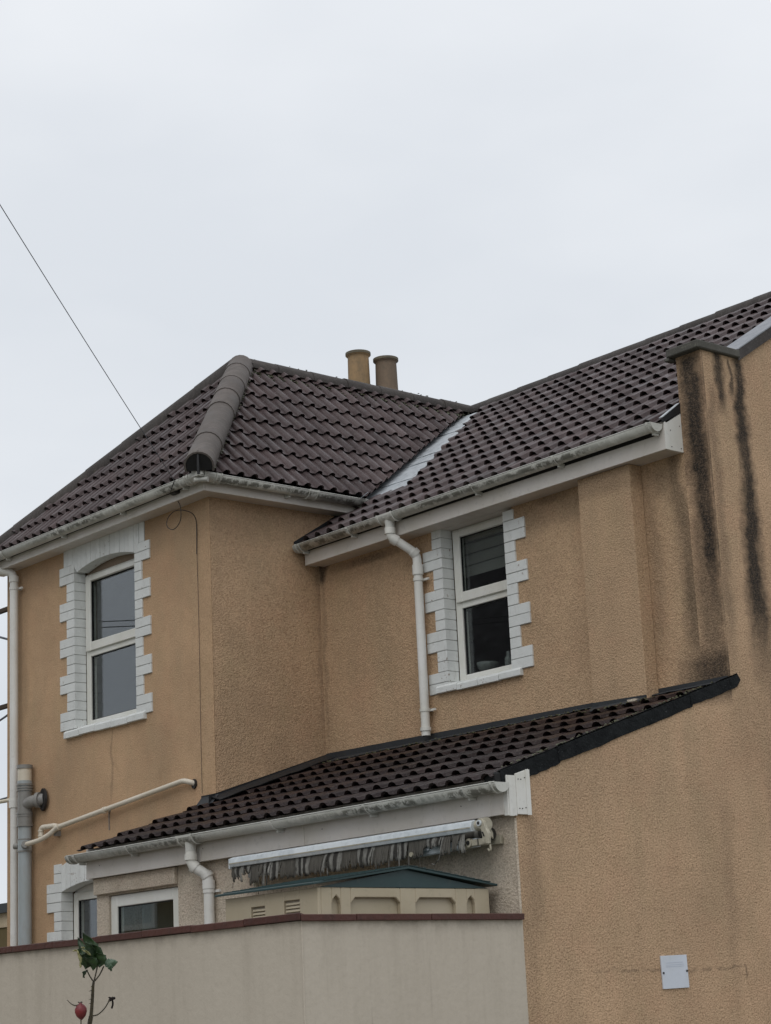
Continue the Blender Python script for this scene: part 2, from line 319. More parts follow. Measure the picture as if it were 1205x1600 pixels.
# ------------------------------------------------------------------ mesh helpers (all coordinates relative to eye level; H is added on build)
class MB:
    def __init__(s): s.v = []; s.f = []; s.sm = []
    def add(s, vs, fs, smooth=False):
        o = len(s.v); s.v += [tuple(v) for v in vs]; s.f += [tuple(i+o for i in f) for f in fs]; s.sm += [smooth]*len(fs); return s
    def box(s, x0, x1, y0, y1, z0, z1):
        vs = [(x, y, z) for x in (x0, x1) for y in (y0, y1) for z in (z0, z1)]
        return s.add(vs, [(0, 1, 3, 2), (4, 6, 7, 5), (0, 4, 5, 1), (2, 3, 7, 6), (0, 2, 6, 4), (1, 5, 7, 3)])
    def obox(s, o, a, b, c):          # oriented box from corner o with edge vectors a, b, c
        o, a, b, c = map(Vector, (o, a, b, c))
        vs = [o+a*i+b*j+c*k for i in (0, 1) for j in (0, 1) for k in (0, 1)]
        return s.add(vs, [(0, 1, 3, 2), (4, 6, 7, 5), (0, 4, 5, 1), (2, 3, 7, 6), (0, 2, 6, 4), (1, 5, 7, 3)])
    def prism(s, poly, off):          # poly: 3d points, off: extrusion vector
        n = len(poly); off = Vector(off); a = [Vector(p) for p in poly]; b = [p+off for p in a]
        return s.add(a+b, [tuple(range(n))[::-1], tuple(range(n, 2*n))] + [(i, (i+1) % n, n+(i+1) % n, n+i) for i in range(n)])
    def tube(s, pts, r, n=12, caps=True, smooth=True):
        pts = [Vector(p) for p in pts]; rs = r if isinstance(r, (list, tuple)) else [r]*len(pts)
        t0 = (pts[1]-pts[0]).normalized(); ref = V(0, 0, 1) if abs(t0.z) < .9 else V(1, 0, 0)
        nrm = (ref - t0*ref.dot(t0)).normalized(); vs = []
        for i, p in enumerate(pts):
            if i == 0: t = pts[1]-p
            elif i == len(pts)-1: t = p-pts[i-1]
            else: t = (pts[i+1]-p).normalized()+(p-pts[i-1]).normalized()
            t.normalize(); nrm = (nrm - t*nrm.dot(t)).normalized(); bi = t.cross(nrm)
            for j in range(n):
                a = 2*math.pi*j/n; vs.append(p+(nrm*math.cos(a)+bi*math.sin(a))*rs[i])
        fs = [(i*n+j, i*n+(j+1) % n, (i+1)*n+(j+1) % n, (i+1)*n+j) for i in range(len(pts)-1) for j in range(n)]
        s.add(vs, fs, smooth)
        if caps:
            m = len(pts)
            s.add([vs[j] for j in range(n)], [tuple(range(n))[::-1]]); s.add([vs[(m-1)*n+j] for j in range(n)], [tuple(range(n))])
        return s
    def cyl(s, a, b, r, n=14): return s.tube([a, b], r, n)
    def arcstrip(s, a, b, up, r0, r1, a0, a1, n=12, r0b=None, r1b=None, smooth=True):   # thick arc shell between radii swept from a to b
        a, b, up = Vector(a), Vector(b), Vector(up).normalized(); t = (b-a).normalized()
        up = (up-t*up.dot(t)).normalized(); si = t.cross(up); r0b = r0b or r0; r1b = r1b or r1
        vs = []
        for (c, ra, rb) in ((a, r0, r1), (b, r0b, r1b)):
            for rr in (ra, rb):
                for i in range(n+1):
                    th = a0+(a1-a0)*i/n; vs.append(c+(si*math.cos(th)+up*math.sin(th))*rr)
        m = n+1; fs = []
        for i in range(n):
            fs += [(i, i+1, 2*m+i+1, 2*m+i), (m+i+1, m+i, 3*m+i, 3*m+i+1), (i+1, i, m+i, m+i+1), (2*m+i, 2*m+i+1, 3*m+i+1, 3*m+i)]
        fs += [(0, 2*m, 3*m, m), (n, m+n, 3*m+n, 2*m+n)]
        s.add(vs, fs, False); return s
    def build(s, name, mat, parent=None, bevel=0, H_=H, smooth_angle=None):
        me = bpy.data.meshes.new(name); me.from_pydata([(x, y, z+H_) for x, y, z in s.v], [], s.f)
        bm = bmesh.new(); bm.from_mesh(me)
        for f, q in zip(bm.faces, s.sm): f.smooth = q
        bmesh.ops.recalc_face_normals(bm, faces=bm.faces)
        if bevel:
            bmesh.ops.bevel(bm, geom=[e for e in bm.edges if len(e.link_faces) == 2 and e.calc_face_angle(0) > .6], offset=bevel, segments=1, affect='EDGES', clamp_overlap=True)
        bm.to_mesh(me); bm.free()
        return link(name, me, mat, parent)
def link(name, me, mat=None, parent=None, matrix=None):
    if mat is not None and not me.materials: me.materials.append(M[mat] if isinstance(mat, str) else mat)
    o = bpy.data.objects.new(name, me); COL.objects.link(o)
    if matrix is not None: o.matrix_basis = matrix
    if parent is not None: adopt(o, parent)
    return o
def adopt(o, p):
    o.parent = p
    if p.type == 'EMPTY': o.matrix_parent_inverse = Matrix.Translation(-p.location)
def thing(name, label, cat, loc, group=None):
    o = bpy.data.objects.new(name, None); COL.objects.link(o); o.location = (loc[0], loc[1], loc[2]+H); o.empty_display_size = .2
    o['label'] = label; o['category'] = cat
    if group: o['group'] = group
    return o
def tag(o, label=None, cat=None, kind=None, group=None):
    if label: o['label'] = label
    if cat: o['category'] = cat
    if kind: o['kind'] = kind
    if group: o['group'] = group
    return o
def box(name, mat, parent, *a, bevel=0): return MB().box(*a).build(name, mat, parent, bevel)
def fillet(pts, r, n=5):
    pts = [Vector(p) for p in pts]; out = [pts[0]]
    for i in range(1, len(pts)-1):
        a, b, c = pts[i-1], pts[i], pts[i+1]; u = (a-b); w = (c-b); k = min(r, u.length*.45, w.length*.45)
        p, q = b+u.normalized()*k, b+w.normalized()*k
        for j in range(n+1):
            t = j/n; out.append(p*(1-t)**2+b*2*t*(1-t)+q*t*t)
    return out+[pts[-1]]

# ------------------------------------------------------------------ key planes (metres, from survey of the photograph)
XW, YF = -12.074, 8.545        # wing side wall, wing front wall
YR, XG = 9.583, -8.058         # recessed rear wall, gable wall
XL = -15.10                    # far left end of wing front
YL = 7.700                     # lean-to front wall
XLL = -12.350                  # lean-to left wall
ZB = -H

# ------------------------------------------------------------------ ground
g = MB().box(-150, 150, -120, 180, ZB-.4, ZB).build('ground', 'ground'); tag(g, kind='structure')
g = MB().box(-15.6, XG-.2, 6.3, YF+.0, ZB-.1, ZB+.05).build('yard_paving', 'paving'); tag(g, kind='structure')

# ================================================================== HOUSE
house = thing('house', 'tan roughcast two-storey house with brown tiled hipped roof, white quoined windows and lean-to', 'house', (-12, 10, ZB))

# ---- wing front wall (with holes)
def wall_with_holes(name, mat, x0, x1, z0, z1, y0, y1, holes):
    xs = sorted({x0, x1, *[h[0] for h in holes], *[h[1] for h in holes]}); zs = sorted({z0, z1, *[h[2] for h in holes], *[h[3] for h in holes]})
    m = MB(); vid = {}
    def v(x, z, y):
        k = (x, z, y)
        if k not in vid: vid[k] = len(m.v); m.v.append((x, y, z))
        return vid[k]
    def solid(i, j):
        if i < 0 or j < 0 or i >= len(xs)-1 or j >= len(zs)-1: return False
        cx, cz = (xs[i]+xs[i+1])/2, (zs[j]+zs[j+1])/2
        return not any(h[0] < cx < h[1] and h[2] < cz < h[3] for h in holes)
    for i in range(len(xs)-1):
        for j in range(len(zs)-1):
            if not solid(i, j): continue
            a, b, c, d = (xs[i], zs[j]), (xs[i+1], zs[j]), (xs[i+1], zs[j+1]), (xs[i], zs[j+1])
            fs = [[v(*p, y0) for p in (a, b, c, d)], [v(*p, y1) for p in (d, c, b, a)]]
            for (p, q, di, dj) in ((a, b, 0, -1), (b, c, 1, 0), (c, d, 0, 1), (d, a, -1, 0)):
                if not solid(i+di, j+dj): fs.append([v(*q, y0), v(*p, y0), v(*p, y1), v(*q, y1)])
            for f in fs: m.f.append(tuple(f)); m.sm.append(False)
    return m.build(name, mat, house)
W1H = (-14.067, -13.010, 2.385, 3.80); W1L = (-14.298, -13.238, -.15, 1.26)
wall_with_holes('wing_front_wall', 'wall_front', XL, XW-.25, ZB, 3.96, YF, YF+.25, [W1H, W1L])
MB().box(XW-.25, XW, YF, YR+.25, ZB, 3.96).build('wing_side_wall', 'wall_side', house)
# the front face of the corner strip belongs to the front render: thin skim 3 mm proud
box('corner_render', 'wall_front', house, XW-.252, XW-.001, YF-.003, YF, ZB, 3.955)
MB().tube([(XW-.003, YF+.001, ZB), (XW-.003, YF+.001, 3.93)], .006, 6, False).build('corner_bead', 'wall_front', house)
box('wing_left_wall', 'wall_plain', house, XL, XL+.25, YF+.251, 12.3, ZB, 3.96)
# ---- recessed rear wall
W3H = (-10.705, -9.886, 2.30, 3.50)
wall_with_holes('recess_wall', 'wall_rear', XW, XG-.211, ZB, 3.56, YR, YR+.25, [W3H])
# ---- gable wall with raised parapet
poly = [(XG-.21, YL+.002, ZB), (XG-.21, YL+.002, 1.30), (XG-.21, YR, 1.93), (XG-.21, YR, 4.106), (XG-.21, 9.94, 4.106), (XG-.21, 12.5, 5.70), (XG-.21, 15.4, 3.93), (XG-.21, 15.4, ZB)]
MB().prism(poly, (.21, 0, 0)).build('gable_wall', 'wall_gable', house)
MB().tube([(XG-.002, YR+.001, 1.97), (XG-.002, YR+.001, 4.10)], .007, 6, False).build('corner_bead', 'wall_gable', house)
for nm, a in (('far_left_wall', (-16.2, -15.95, 9.6, 15.4)), ('back_wall', (-15.95, XG-.21, 15.15, 15.4))):
    box(nm, 'wall_plain', house, *a, ZB, 3.6)
box('far_front_wall', 'wall_plain', house, -15.949, XL, 9.6, 9.85, ZB, 3.6)
# ---- pilaster (old flue breast)
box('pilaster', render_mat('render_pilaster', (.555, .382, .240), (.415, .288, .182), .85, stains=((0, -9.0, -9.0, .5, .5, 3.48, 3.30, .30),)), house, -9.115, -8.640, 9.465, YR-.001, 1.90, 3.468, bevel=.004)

# ---- lean-to walls
LH = (-12.195, -11.338, -.10, .952)
mlean = MB()
wl = wall_with_holes('lean_to_front_wall', 'wall_lean', XLL, XG-.211, ZB, 1.27, YL, YL+.22, [LH])
box('lean_to_corner_render', 'wall_lean', house, XG-.211, XG-.012, YL-.002, YL+.0019, ZB, 1.27)
box('lean_to_left_wall', 'wall_lean', house, XLL, XLL+.2, YL+.221, YF-.001, ZB, 1.27)
box('lintel_band', 'wall_lean', house, XLL+.004, -11.335, YL-.032, YL-.001, .965, 1.078, bevel=.004)
MB().tube([(XG-.006, YL, -.6), (XG-.006, YL, 1.06)], .009, 6, False).build('corner_bead', 'wall_lean', house)

# ---- white painted brick surrounds
def brick(par, x0, x1, y0, y1, z0, z1, gap=.0024):
    j = R.uniform(-.0012, .0012)
    o = MB().box(x0+gap*.4, x1-gap*.4, y0+j, y1, z0+gap, z1-gap).build('brick', 'brick', par, bevel=.0016)
    return o
def surround(parent, y, side, open_x, zs, pattern, long_w, short_w, z_start):
    """courses of 75 mm downwards from z_start; pattern = list of 'L'/'S'"""
    s = -1 if side == 'left' else 1
    z = z_start
    for k, p in enumerate(pattern):
        w = long_w if p == 'L' else short_w
        h = .0755
        xa, xb = sorted((open_x, open_x+s*w))
        brick(parent, xa, xb, y-.013, y+.098, z-h, z)
        MB().box(xa+.006, xb-.006, y-.004, y+.094, z-h, z).build('mortar_bed', 'joint', parent)
        z -= h
    return z
def window(name, x0, x1, y, z0, z1, bars, label, fy=.04, split=None, frame=.062, casement=True):
    """PVC window: outer frame, transom, casement sash on top, glass panes; y is the outer face of the frame"""
    w = box('window', 'pvc_clean', house, x0, x1, y+.045, y+.052, z0, z0+.03)       # sill upstand carries the parts
    w['label'] = label
    f = MB()
    f.box(x0, x0+frame, y, y+.06, z0, z1).box(x1-frame, x1, y, y+.06, z0, z1)
    f.box(x0+frame, x1-frame, y+.001, y+.059, z0, z0+frame*.8).box(x0+frame, x1-frame, y+.001, y+.059, z1-frame, z1)
    f.build('frame', 'pvc_clean', w, bevel=.004)
    if split:
        za, zb = split
        box('transom', 'pvc_clean', w, x0+frame+.001, x1-frame-.001, y+.002, y+.058, za, zb, bevel=.003)
        c = MB(); k = .030
        c.box(x0+.020, x0+frame+k, y-.018, y-.001, zb-.012, z1-.018).box(x1-frame-k, x1-.020, y-.018, y-.001, zb-.012, z1-.018)
        c.box(x0+frame+k, x1-frame-k, y-.017, y-.001, zb-.012, zb+.060).box(x0+frame+k, x1-frame-k, y-.017, y-.001, z1-.018-.045, z1-.018)
        c.build('sash', 'pvc_clean', w, bevel=.004)
        g1 = (x0+frame+.006, x1-frame-.006, z0+frame*.8, za); g2 = (x0+frame+.006, x1-frame-.006, zb, z1-frame)
        for ga in (g1, g2): gasket(w, ga, y)
        pane(w, g1, y); pane(w, (g2[0]+.015, g2[1]-.015, g2[2]+.03, g2[3]-.005), y)
    else:
        g1 = (x0+frame, x1-frame, z0+frame*.8, z1-frame); gasket(w, g1, y); pane(w, g1, y)
    return w
def gasket(w, g, y):
    t = .006; m = MB()
    m.box(g[0]-.001, g[0]+t, y+.012, y+.03, g[2], g[3]).box(g[1]-t, g[1]+.001, y+.012, y+.03, g[2], g[3]).box(g[0], g[1], y+.012, y+.03, g[2]-.001, g[2]+t).box(g[0], g[1], y+.012, y+.03, g[3]-t, g[3]+.001)
    m.build('gasket', 'black', w)
def pane(w, g, y): return box('pane', 'glass', w, g[0], g[1], y+.020, y+.026, g[2], g[3])
def room(x0, x1, y0, z0, z1, depth, mat):
    m = MB(); y1 = y0+depth; t = .02
    m.box(x0-t, x0, y0, y1, z0, z1).box(x1, x1+t, y0, y1, z0, z1).box(x0-t, x1+t, y1, y1+t, z0, z1).box(x0-t, x1+t, y0, y1, z0-t, z0).box(x0-t, x1+t, y0, y1, z1, z1+t)
    return m.build('room_interior', mat, house)

# upper wing window
wA = window('window', -13.985, -13.089, 8.643, 2.432, 3.690, None, 'tall upper window in an arched white brick surround', split=(3.005, 3.060))
surround(wA, YF, 'left', -13.987, None, list('LLSSLLSSLLSSLLSSLL'), .231, .121, 3.779)
surround(wA, YF, 'right', -13.087, None, list('LLSSLLSSLLSSLLSSLL'), .214, .102, 3.754)
def arch_z(x): return 3.690+.062*max(0, 1-((x+13.537)/.45)**2)
def voussoirs(par, x0, x1, n, botf, topf, y=YF):
    for i in range(n):
        a, b = x0+(x1-x0)*i/n, x0+(x1-x0)*(i+1)/n; gp = .0022; j = R.uniform(-.002, .002)
        a2, b2 = a+gp, b-gp
        MB().prism([(a2, y-.012+j, botf(a2)), (b2, y-.012+j, botf(b2)), (b2, y-.012+j, topf(b2)), (a2, y-.012+j, topf(a2))], (0, .110, 0)).build('brick', 'brick', par, bevel=.002)
        MB().prism([(a, y-.005, botf(a)+.002), (b, y-.005, botf(b)+.002), (b, y-.005, topf(b)-.003), (a, y-.005, topf(a)-.003)], (0, .10, 0)).build('mortar_bed', 'joint', par)
voussoirs(wA, -14.156, -12.948, 17, lambda x: arch_z(x) if -13.987 <= x <= -13.087 else (3.779 if x < -13.5 else 3.754), lambda x: 3.93)
box('arch_infill', render_mat('infill', (.34, .27, .21), (.30, .24, .19), .2), wA, -13.985, -13.089, 8.66, 8.70, 3.69, 3.80)
def brick_sill(par, x0, x1, zt, zb, y, n):
    for i in range(n):
        a, b = x0+(x1-x0)*i/n+.003, x0+(x1-x0)*(i+1)/n-.003; dz = R.uniform(-.004, .004)
        MB().prism([(a, y-.034, zb+dz), (a, y-.034, zt-.020+dz), (a, y-.020, zt-.008+dz), (a, y+.02, zt+.006+dz), (a, y+.095, zt+.014+dz), (a, y+.095, zb+dz)], (b-a, 0, 0)).build('brick', 'brick', par, bevel=.003)
    MB().box(x0+.005, x1-.005, y-.020, y+.09, zb+.006, zt-.012).build('mortar_bed', 'joint', par)
brick_sill(wA, -14.137, -12.958, 2.420, 2.352, YF, 5)
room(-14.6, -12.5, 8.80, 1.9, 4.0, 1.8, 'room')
box('sill_lining', 'pvc', wA, -13.985, -13.089, 8.70, 8.80, 2.39, 2.432)

# recessed wall window
wB = window('window', -10.622, -9.968, 9.680, 2.345, 3.468, None, 'upper window under the eave beside the downpipe, blind behind its top sash', split=(2.880, 2.935))
z = surround(wB, YR, 'left', -10.625, None, list('SS')+list('LLSSLLSSLLSSLL'), .209, .104, 3.364+.151-.03)
surround(wB, YR, 'right', -9.966, None, list('SLLSSLLSSLLSSLL'), .213, .106, 3.377+.0755)
brick_sill(wB, -10.745, -9.862, 2.334, 2.272, YR, 4)
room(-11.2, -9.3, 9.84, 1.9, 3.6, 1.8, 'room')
box('head_board', 'soffit', wB, -10.70, -9.90, YR+.001, 9.76, 3.469, 3.478)
bl = MB()
for k in range(4): bl.prism([(-10.60, 9.775, 3.46-.085*k), (-10.60, 9.755, 3.44-.085*k), (-10.60, 9.768, 3.378-.085*k), (-10.60, 9.778, 3.385-.085*k)], (.615, 0, 0))
bl.build('blind', 'blind', wB)

# lower wing window (mostly hidden behind the lean-to)
wC = window('window', -14.216, -13.320, 8.645, -.12, 1.128, None, 'lower wing window half hidden by the lean-to')
surround(wC, YF, 'left', -14.218, None, list('SSLLLSSLLSSLLSSLLSS'), .223, .112, 1.362)
surround(wC, YF, 'right', -13.318, None, list('SSLLLSSLLSSLLSSLLSS'), .223, .112, 1.362)
def arl(x): return 1.134+.062*max(0, 1-((x+13.768)/.45)**2)
voussoirs(wC, -14.217, -13.319, 13, arl, lambda x: arl(x)+.205+.02*(1-((x+13.768)/.45)**2))
box('arch_infill', 'pvc', wC, -14.216, -13.32, 8.66, 8.70, 1.128, 1.26)
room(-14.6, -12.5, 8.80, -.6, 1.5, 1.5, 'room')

# lean-to window
wD = window('window', -12.188, -11.342, YL+.012, -.08, .948, None, 'wide lean-to window under a rendered lintel band', frame=.078)
room(-12.1, -10.6, YL+.225, -.5, 1.15, .6, 'room_light')

# ---- fascias, soffits
def soffit(par, x0, x1, y0, y1, z, along):
    L = (x1-x0) if along == 'x' else (y1-y0); n = max(1, round(L/.10))
    for i in range(n):
        a = i*L/n+.0015; b = (i+1)*L/n-.0015
        if along == 'x': box('soffit_board', 'soffit', par, x0+a, x0+b, y0, y1, z, z+.009)
        else: box('soffit_board', 'soffit', par, x0, x1, y0+a, y0+b, z, z+.009)
OF = .150
f1 = box('fascia', 'fascia', house, XL-.1, XW+OF-.0005, YF-OF, YF-OF+.018, 3.909, 4.01, bevel=.002)
soffit(f1, XL-.1, XW+OF-.02, YF-OF+.018, YF+.02, 3.913, 'x')
f2 = box('fascia', 'fascia', house, XW+OF-.018, XW+OF, YF-OF+.0185, 9.873, 3.909, 4.01, bevel=.002)
soffit(f2, XW+.0, XW+OF-.018, YF+.021, 9.873, 3.913, 'y')
f3 = box('fascia', 'fascia', house, -12.012, -8.266, 9.413, 9.431, 3.466, 3.655, bevel=.002)
soffit(f3, -12.012, -8.285, 9.431, YR, 3.470, 'x')
box('fascia_end_cap', 'fascia', f3, -12.030, -12.012, 9.413, 9.52, 3.466, 3.62)
# box end at the parapet
be = MB().prism([(-8.285, 9.4315, 3.466), (-8.285, YR-.001, 3.466), (-8.285, YR-.001, 3.730), (-8.285, 9.4315, 3.640)], (.020, 0, 0)).build('box_end', 'pvc', house, bevel=.002)
box('box_end_corner_trim', 'pvc', be, -8.2645, -8.2600, 9.410, 9.450, 3.466, 3.645)
for (yy, zz) in ((9.47, 3.49), (9.56, 3.49), (9.47, 3.60), (9.56, 3.64)): MB().cyl((-8.265, yy, zz), (-8.262, yy, zz), .0035, 6).build('screw', 'screw', be)
MB().prism([(-8.262, 9.40, 3.640), (-8.262, YR-.002, 3.732), (-8.262, YR-.002, 3.80), (-8.262, 9.40, 3.672)], (-.01, 0, 0)).build('lead_upstand', 'lead_dark', be)
MB().obox((-8.262, 9.40, 3.672), (-.03, 0, 0), (0, .18, .125), (0, -.003, .004)).build('lead_fold', 'lead', be)
# lean-to fascia
f4 = box('fascia', 'fascia', house, -12.374, -8.075, 7.630, 7.650, 1.078, 1.285, bevel=.002)
box('soffit_board', 'soffit', f4, -12.374, -8.09, 7.651, 7.70-.033, 1.082, 1.092)
box('fascia_return', 'fascia', f4, -12.374, -12.354, 7.6505, YF-.11, 1.078, 1.285)
e4 = MB().prism([(-8.056, 7.700, 1.078), (-8.056, 7.800, 1.078), (-8.056, 7.800, 1.330), (-8.056, 7.700, 1.300)], (.018, 0, 0)).build('box_end', 'pvc', house, bevel=.002)
box('box_end_board', 'pvc', e4, -8.0745, -8.041, 7.632, 7.6995, 1.070, 1.290, bevel=.002)
box('box_end_corner_trim', 'pvc', e4, -8.043, -8.036, 7.640, 7.672, 1.068, 1.288)
box('box_end_corner_trim', 'pvc', e4, -8.0378, -8.034, 7.772, 7.802, 1.076, 1.326)
for (yy, zz) in ((7.715, 1.11), (7.735, 1.11), (7.762, 1.115), (7.765, 1.28), (7.715, 1.27), (7.735, 1.27)): MB().cyl((-8.038, yy, zz), (-8.034, yy, zz), .003, 6).build('screw', 'screw', e4)
for i in range(7):
    xx = -12.2+i*.63; MB().cyl((xx, 7.631, 1.16+.05*(i % 2)), (xx, 7.6285, 1.16+.05*(i % 2)), .004, 6).build('screw', 'screw', f4)
for xx in (-10.98, -9.88, -8.20): box('joint_strip', 'fascia', f4, xx, xx+.022, 7.627, 7.6298, 1.078, 1.284)

# ---- gutters
PI = math.pi
def gutter(A, B, brackets, unions=(), stopA=False, stopB=False, r=.050, name='gutter', back=None):
    A, B = Vector(A), Vector(B); t = (B-A).normalized()
    g_ = MB().arcstrip(A, B, (0, 0, 1), r, r-.004, PI, 2*PI, 14)
    lip = t.cross(V(0, 0, 1)).normalized()
    for sgn in (1, -1): g_.tube([A+lip*sgn*(r-.001), B+lip*sgn*(r-.001)], .0045, 6)
    go = g_.build(name, 'gutter', house)
    for f in go.data.polygons: f.use_smooth = True
    bdir = Vector(back) if back else V(0, 1, 0)
    for p in brackets:
        c = A+t*p
        b_ = MB().arcstrip(c-t*.011, c+t*.011, (0, 0, 1), r+.006, r+.001, PI*.98, 2.02*PI, 12)
        b_.obox(c-t*.010+V(0, 0, -r-.004), t*.020, bdir*.055, (0, 0, .012))
        b_.obox(c-t*.006+V(0, 0, -r-.02), t*.012, bdir*.052, (0, 0, .014))
        b_.build('bracket', 'gutter', go)
    for p in unions:
        c = A+t*p; u = MB().arcstrip(c-t*.045, c+t*.045, (0, 0, 1), r+.006, r+.001, PI*.97, 2.03*PI, 12)
        for q in (-.04, .04): u.arcstrip(c+t*(q-.007), c+t*(q+.007), (0, 0, 1), r+.011, r+.006, PI*.97, 2.03*PI, 12)
        u.build('union_clip', 'gutter', go)
    for flag, c, sg in ((stopA, A, -1), (stopB, B, 1)):
        if flag:
            n = 14; vs = []
            si = t.cross(V(0, 0, 1))
            for off in (0, .010):
                for i in range(n+1):
                    th = PI+PI*i/n; vs.append(c+t*sg*off+(si*math.cos(th)+V(0, 0, 1)*math.sin(th))*(r+.004))
            m = n+1
            e = MB().add(vs, [tuple(range(m)), tuple(range(m, 2*m))[::-1]]+[(i, i+1, m+i+1, m+i) for i in range(n)]+[(0, m, 2*m-1, n)])
            e.build('stop_end', 'gutter', go)
            MB().arcstrip(c-t*sg*.02, c-t*sg*.034, (0, 0, 1), r+.009, r, PI*.97, 2.03*PI, 12).build('stop_end_clip', 'gutter', go)
    return go
OG = OF+.054
zg = 4.018
xg, yg = XW+OG, YF-OG
g1 = gutter((-15.27, yg, zg), (xg-.10, yg, zg), [(-14.76+15.27), (-13.86+15.27), (-12.98+15.27), (-12.11+15.27)], back=(0, 1, 0))
g2 = gutter((xg, yg+.10, zg), (xg, 9.90, zg-.01), [.72], unions=[1.02-.1], stopB=True, back=(-1, 0, 0))
cm = MB().arcstrip((xg-.15, yg, zg), (xg, yg, zg), (0, 0, 1), .056, .051, PI*.97, 2.03*PI, 12)
cm.arcstrip((xg, yg, zg), (xg, yg+.15, zg), (0, 0, 1), .056, .051, PI*.97, 2.03*PI, 12)
for q in (.14, .10):
    cm.arcstrip((xg-q-.012, yg, zg), (xg-q, yg, zg), (0, 0, 1), .063, .055, PI*.97, 2.03*PI, 12); cm.arcstrip((xg, yg+q, zg), (xg, yg+q+.012, zg), (0, 0, 1), .063, .055, PI*.97, 2.03*PI, 12)
cm.tube([(xg-.02, yg-.055, zg-.055), (xg+.008, yg-.008, zg-.05), (xg+.055, yg+.02, zg-.055)], .02, 8)
cm.box(xg-.045, xg+.035, yg-.058, yg+.02, zg-.03, zg+.022).tube([(xg+.03, yg-.02, zg-.02), (xg+.03, yg-.02, zg+.028)], .018, 8)
cm.build('corner_angle', 'gutter', g2)
zg3 = 3.612; yg3 = 9.413-.058
g3 = gutter((-12.035, yg3, zg3), (-8.285, yg3, zg3+.02), [.06, .655, 2.04, 2.86, 3.72], unions=[], stopA=True, stopB=True)
zg4 = 1.246; yg4 = 7.630-.058
g4 = gutter((-12.47, yg4, zg4), (-8.025, yg4, zg4), [.10, .77, 2.41, 3.32, 4.18], unions=[], stopA=True, stopB=True)
def outlet(par, x, y, z):
    m = MB().arcstrip((x-.085, y, z), (x+.085, y, z), (0, 0, 1), .056, .050, PI*.97, 2.03*PI, 12)
    for q in (-.08, .08): m.arcstrip((x+q-.008, y, z), (x+q+.008, y, z), (0, 0, 1), .062, .056, PI*.97, 2.03*PI, 12)
    m.tube([(x, y, z-.035), (x, y, z-.075), (x, y, z-.10)], [.040, .036, .036], 14)
    m.build('outlet', 'gutter', par)
outlet(g3, -10.935, yg3, zg3+.006); outlet(g4, -10.995, yg4, zg4)

# ---- downpipes
def downpipe(pts, r, brackets, wall_y, collars=(), mat='pvc', open_end=False, label=None, br_side=1):
    p = fillet(pts, .07)
    m = MB().tube(p, r, 16, caps=not open_end)
    if open_end: m.tube(p[::-1][:2], r-.005, 14, False)
    o = m.build('downpipe', mat, house)
    if label: o['label'] = label
    for c in collars: MB().tube([c[0], c[1]], r+.0075, 16).build('collar', mat, o)
    for (x, y, z) in brackets:
        b = MB().tube([(x, y, z-.011), (x, y, z+.011)], r+.005, 16); b.box(x, x+br_side*.075, y+r-.004, y+r+.010, z-.008, z+.008)
        b.box(x-.02, x+.02, y, wall_y, z-.007, z+.007)
        b.build('pipe_clip', mat, o)
    return o
yd = YR-.065; x3 = -10.835
dp = downpipe([(-10.935, yg3, zg3-.09), (-10.935, yg3, 3.455), (x3-.004, yd, 3.325), (x3, yd, 3.22), (x3+.0, yd, 1.985)], .033, [(x3, yd, 3.13), (x3, yd, 2.17)], YR,
     collars=[((-10.935, yg3, 3.52), (-10.935, yg3, 3.475)), ((-10.932, yg3+.01, 3.445), (-10.91, yg3+.045, 3.42)), ((x3-.012, yd-.03, 3.345), (x3-.003, yd-.004, 3.318)), ((x3, yd, 3.24), (x3, yd, 3.165)), ((x3, yd, 2.045), (x3, yd, 2.02))], open_end=True, label='white downpipe that stops open over the lean-to roof')
MB().cyl((x3, yd, 1.9855), (x3, yd, 1.99), .030, 14).build('pipe_mouth_dark', 'black', dp)  # black disc stands in for the shaded bore of the open pipe
x4 = -10.92; y4 = YL-.045
downpipe([(-10.995, yg4, zg4-.09), (-10.995, yg4, 1.055), (x4, y4, .985), (x4, y4, .90), (x4, y4, ZB+.06)], .034, [(x4, y4, .885), (x4, y4, -.4)], YL,
     collars=[((-10.995, yg4, 1.13), (-10.995, yg4, 1.09)), ((-10.99, yg4+.008, 1.055), (-10.975, yg4+.025, 1.035)), ((x4-.012, y4-.012, 1.0), (x4-.002, y4-.002, .975)), ((x4, y4, .955), (x4, y4, .90))], label='white downpipe on the lean-to front')
x5 = -14.865; y5 = YF-.07
downpipe([(-15.05, yg+.0, 3.985), (-15.05, yg, 3.93), (-14.885, y5, 3.875), (x5, y5, 3.80), (x5, y5, 1.885)], .035, [(x5, y5, 3.735)], YF, collars=[((x5, y5, 3.84), (x5, y5, 3.79)), ((x5, y5, 1.94), (x5, y5, 1.875))], label='tall downpipe at the far left corner')
lowdp = MB().tube([(x5+.004, y5, 1.88), (x5+.004, y5, ZB+.05)], .032, 16).build('lower_downpipe', 'pvc', house)
box('overflow_pipe_clip', 'cream', lowdp, x5-.045, x5-.02, y5-.02, y5+.03, 1.94, 1.97)
MB().tube([(x5-.03, y5-.005, 1.945), (-15.6, y5-.05, 1.955)], .016, 10).build('overflow_pipe', 'cream', house)

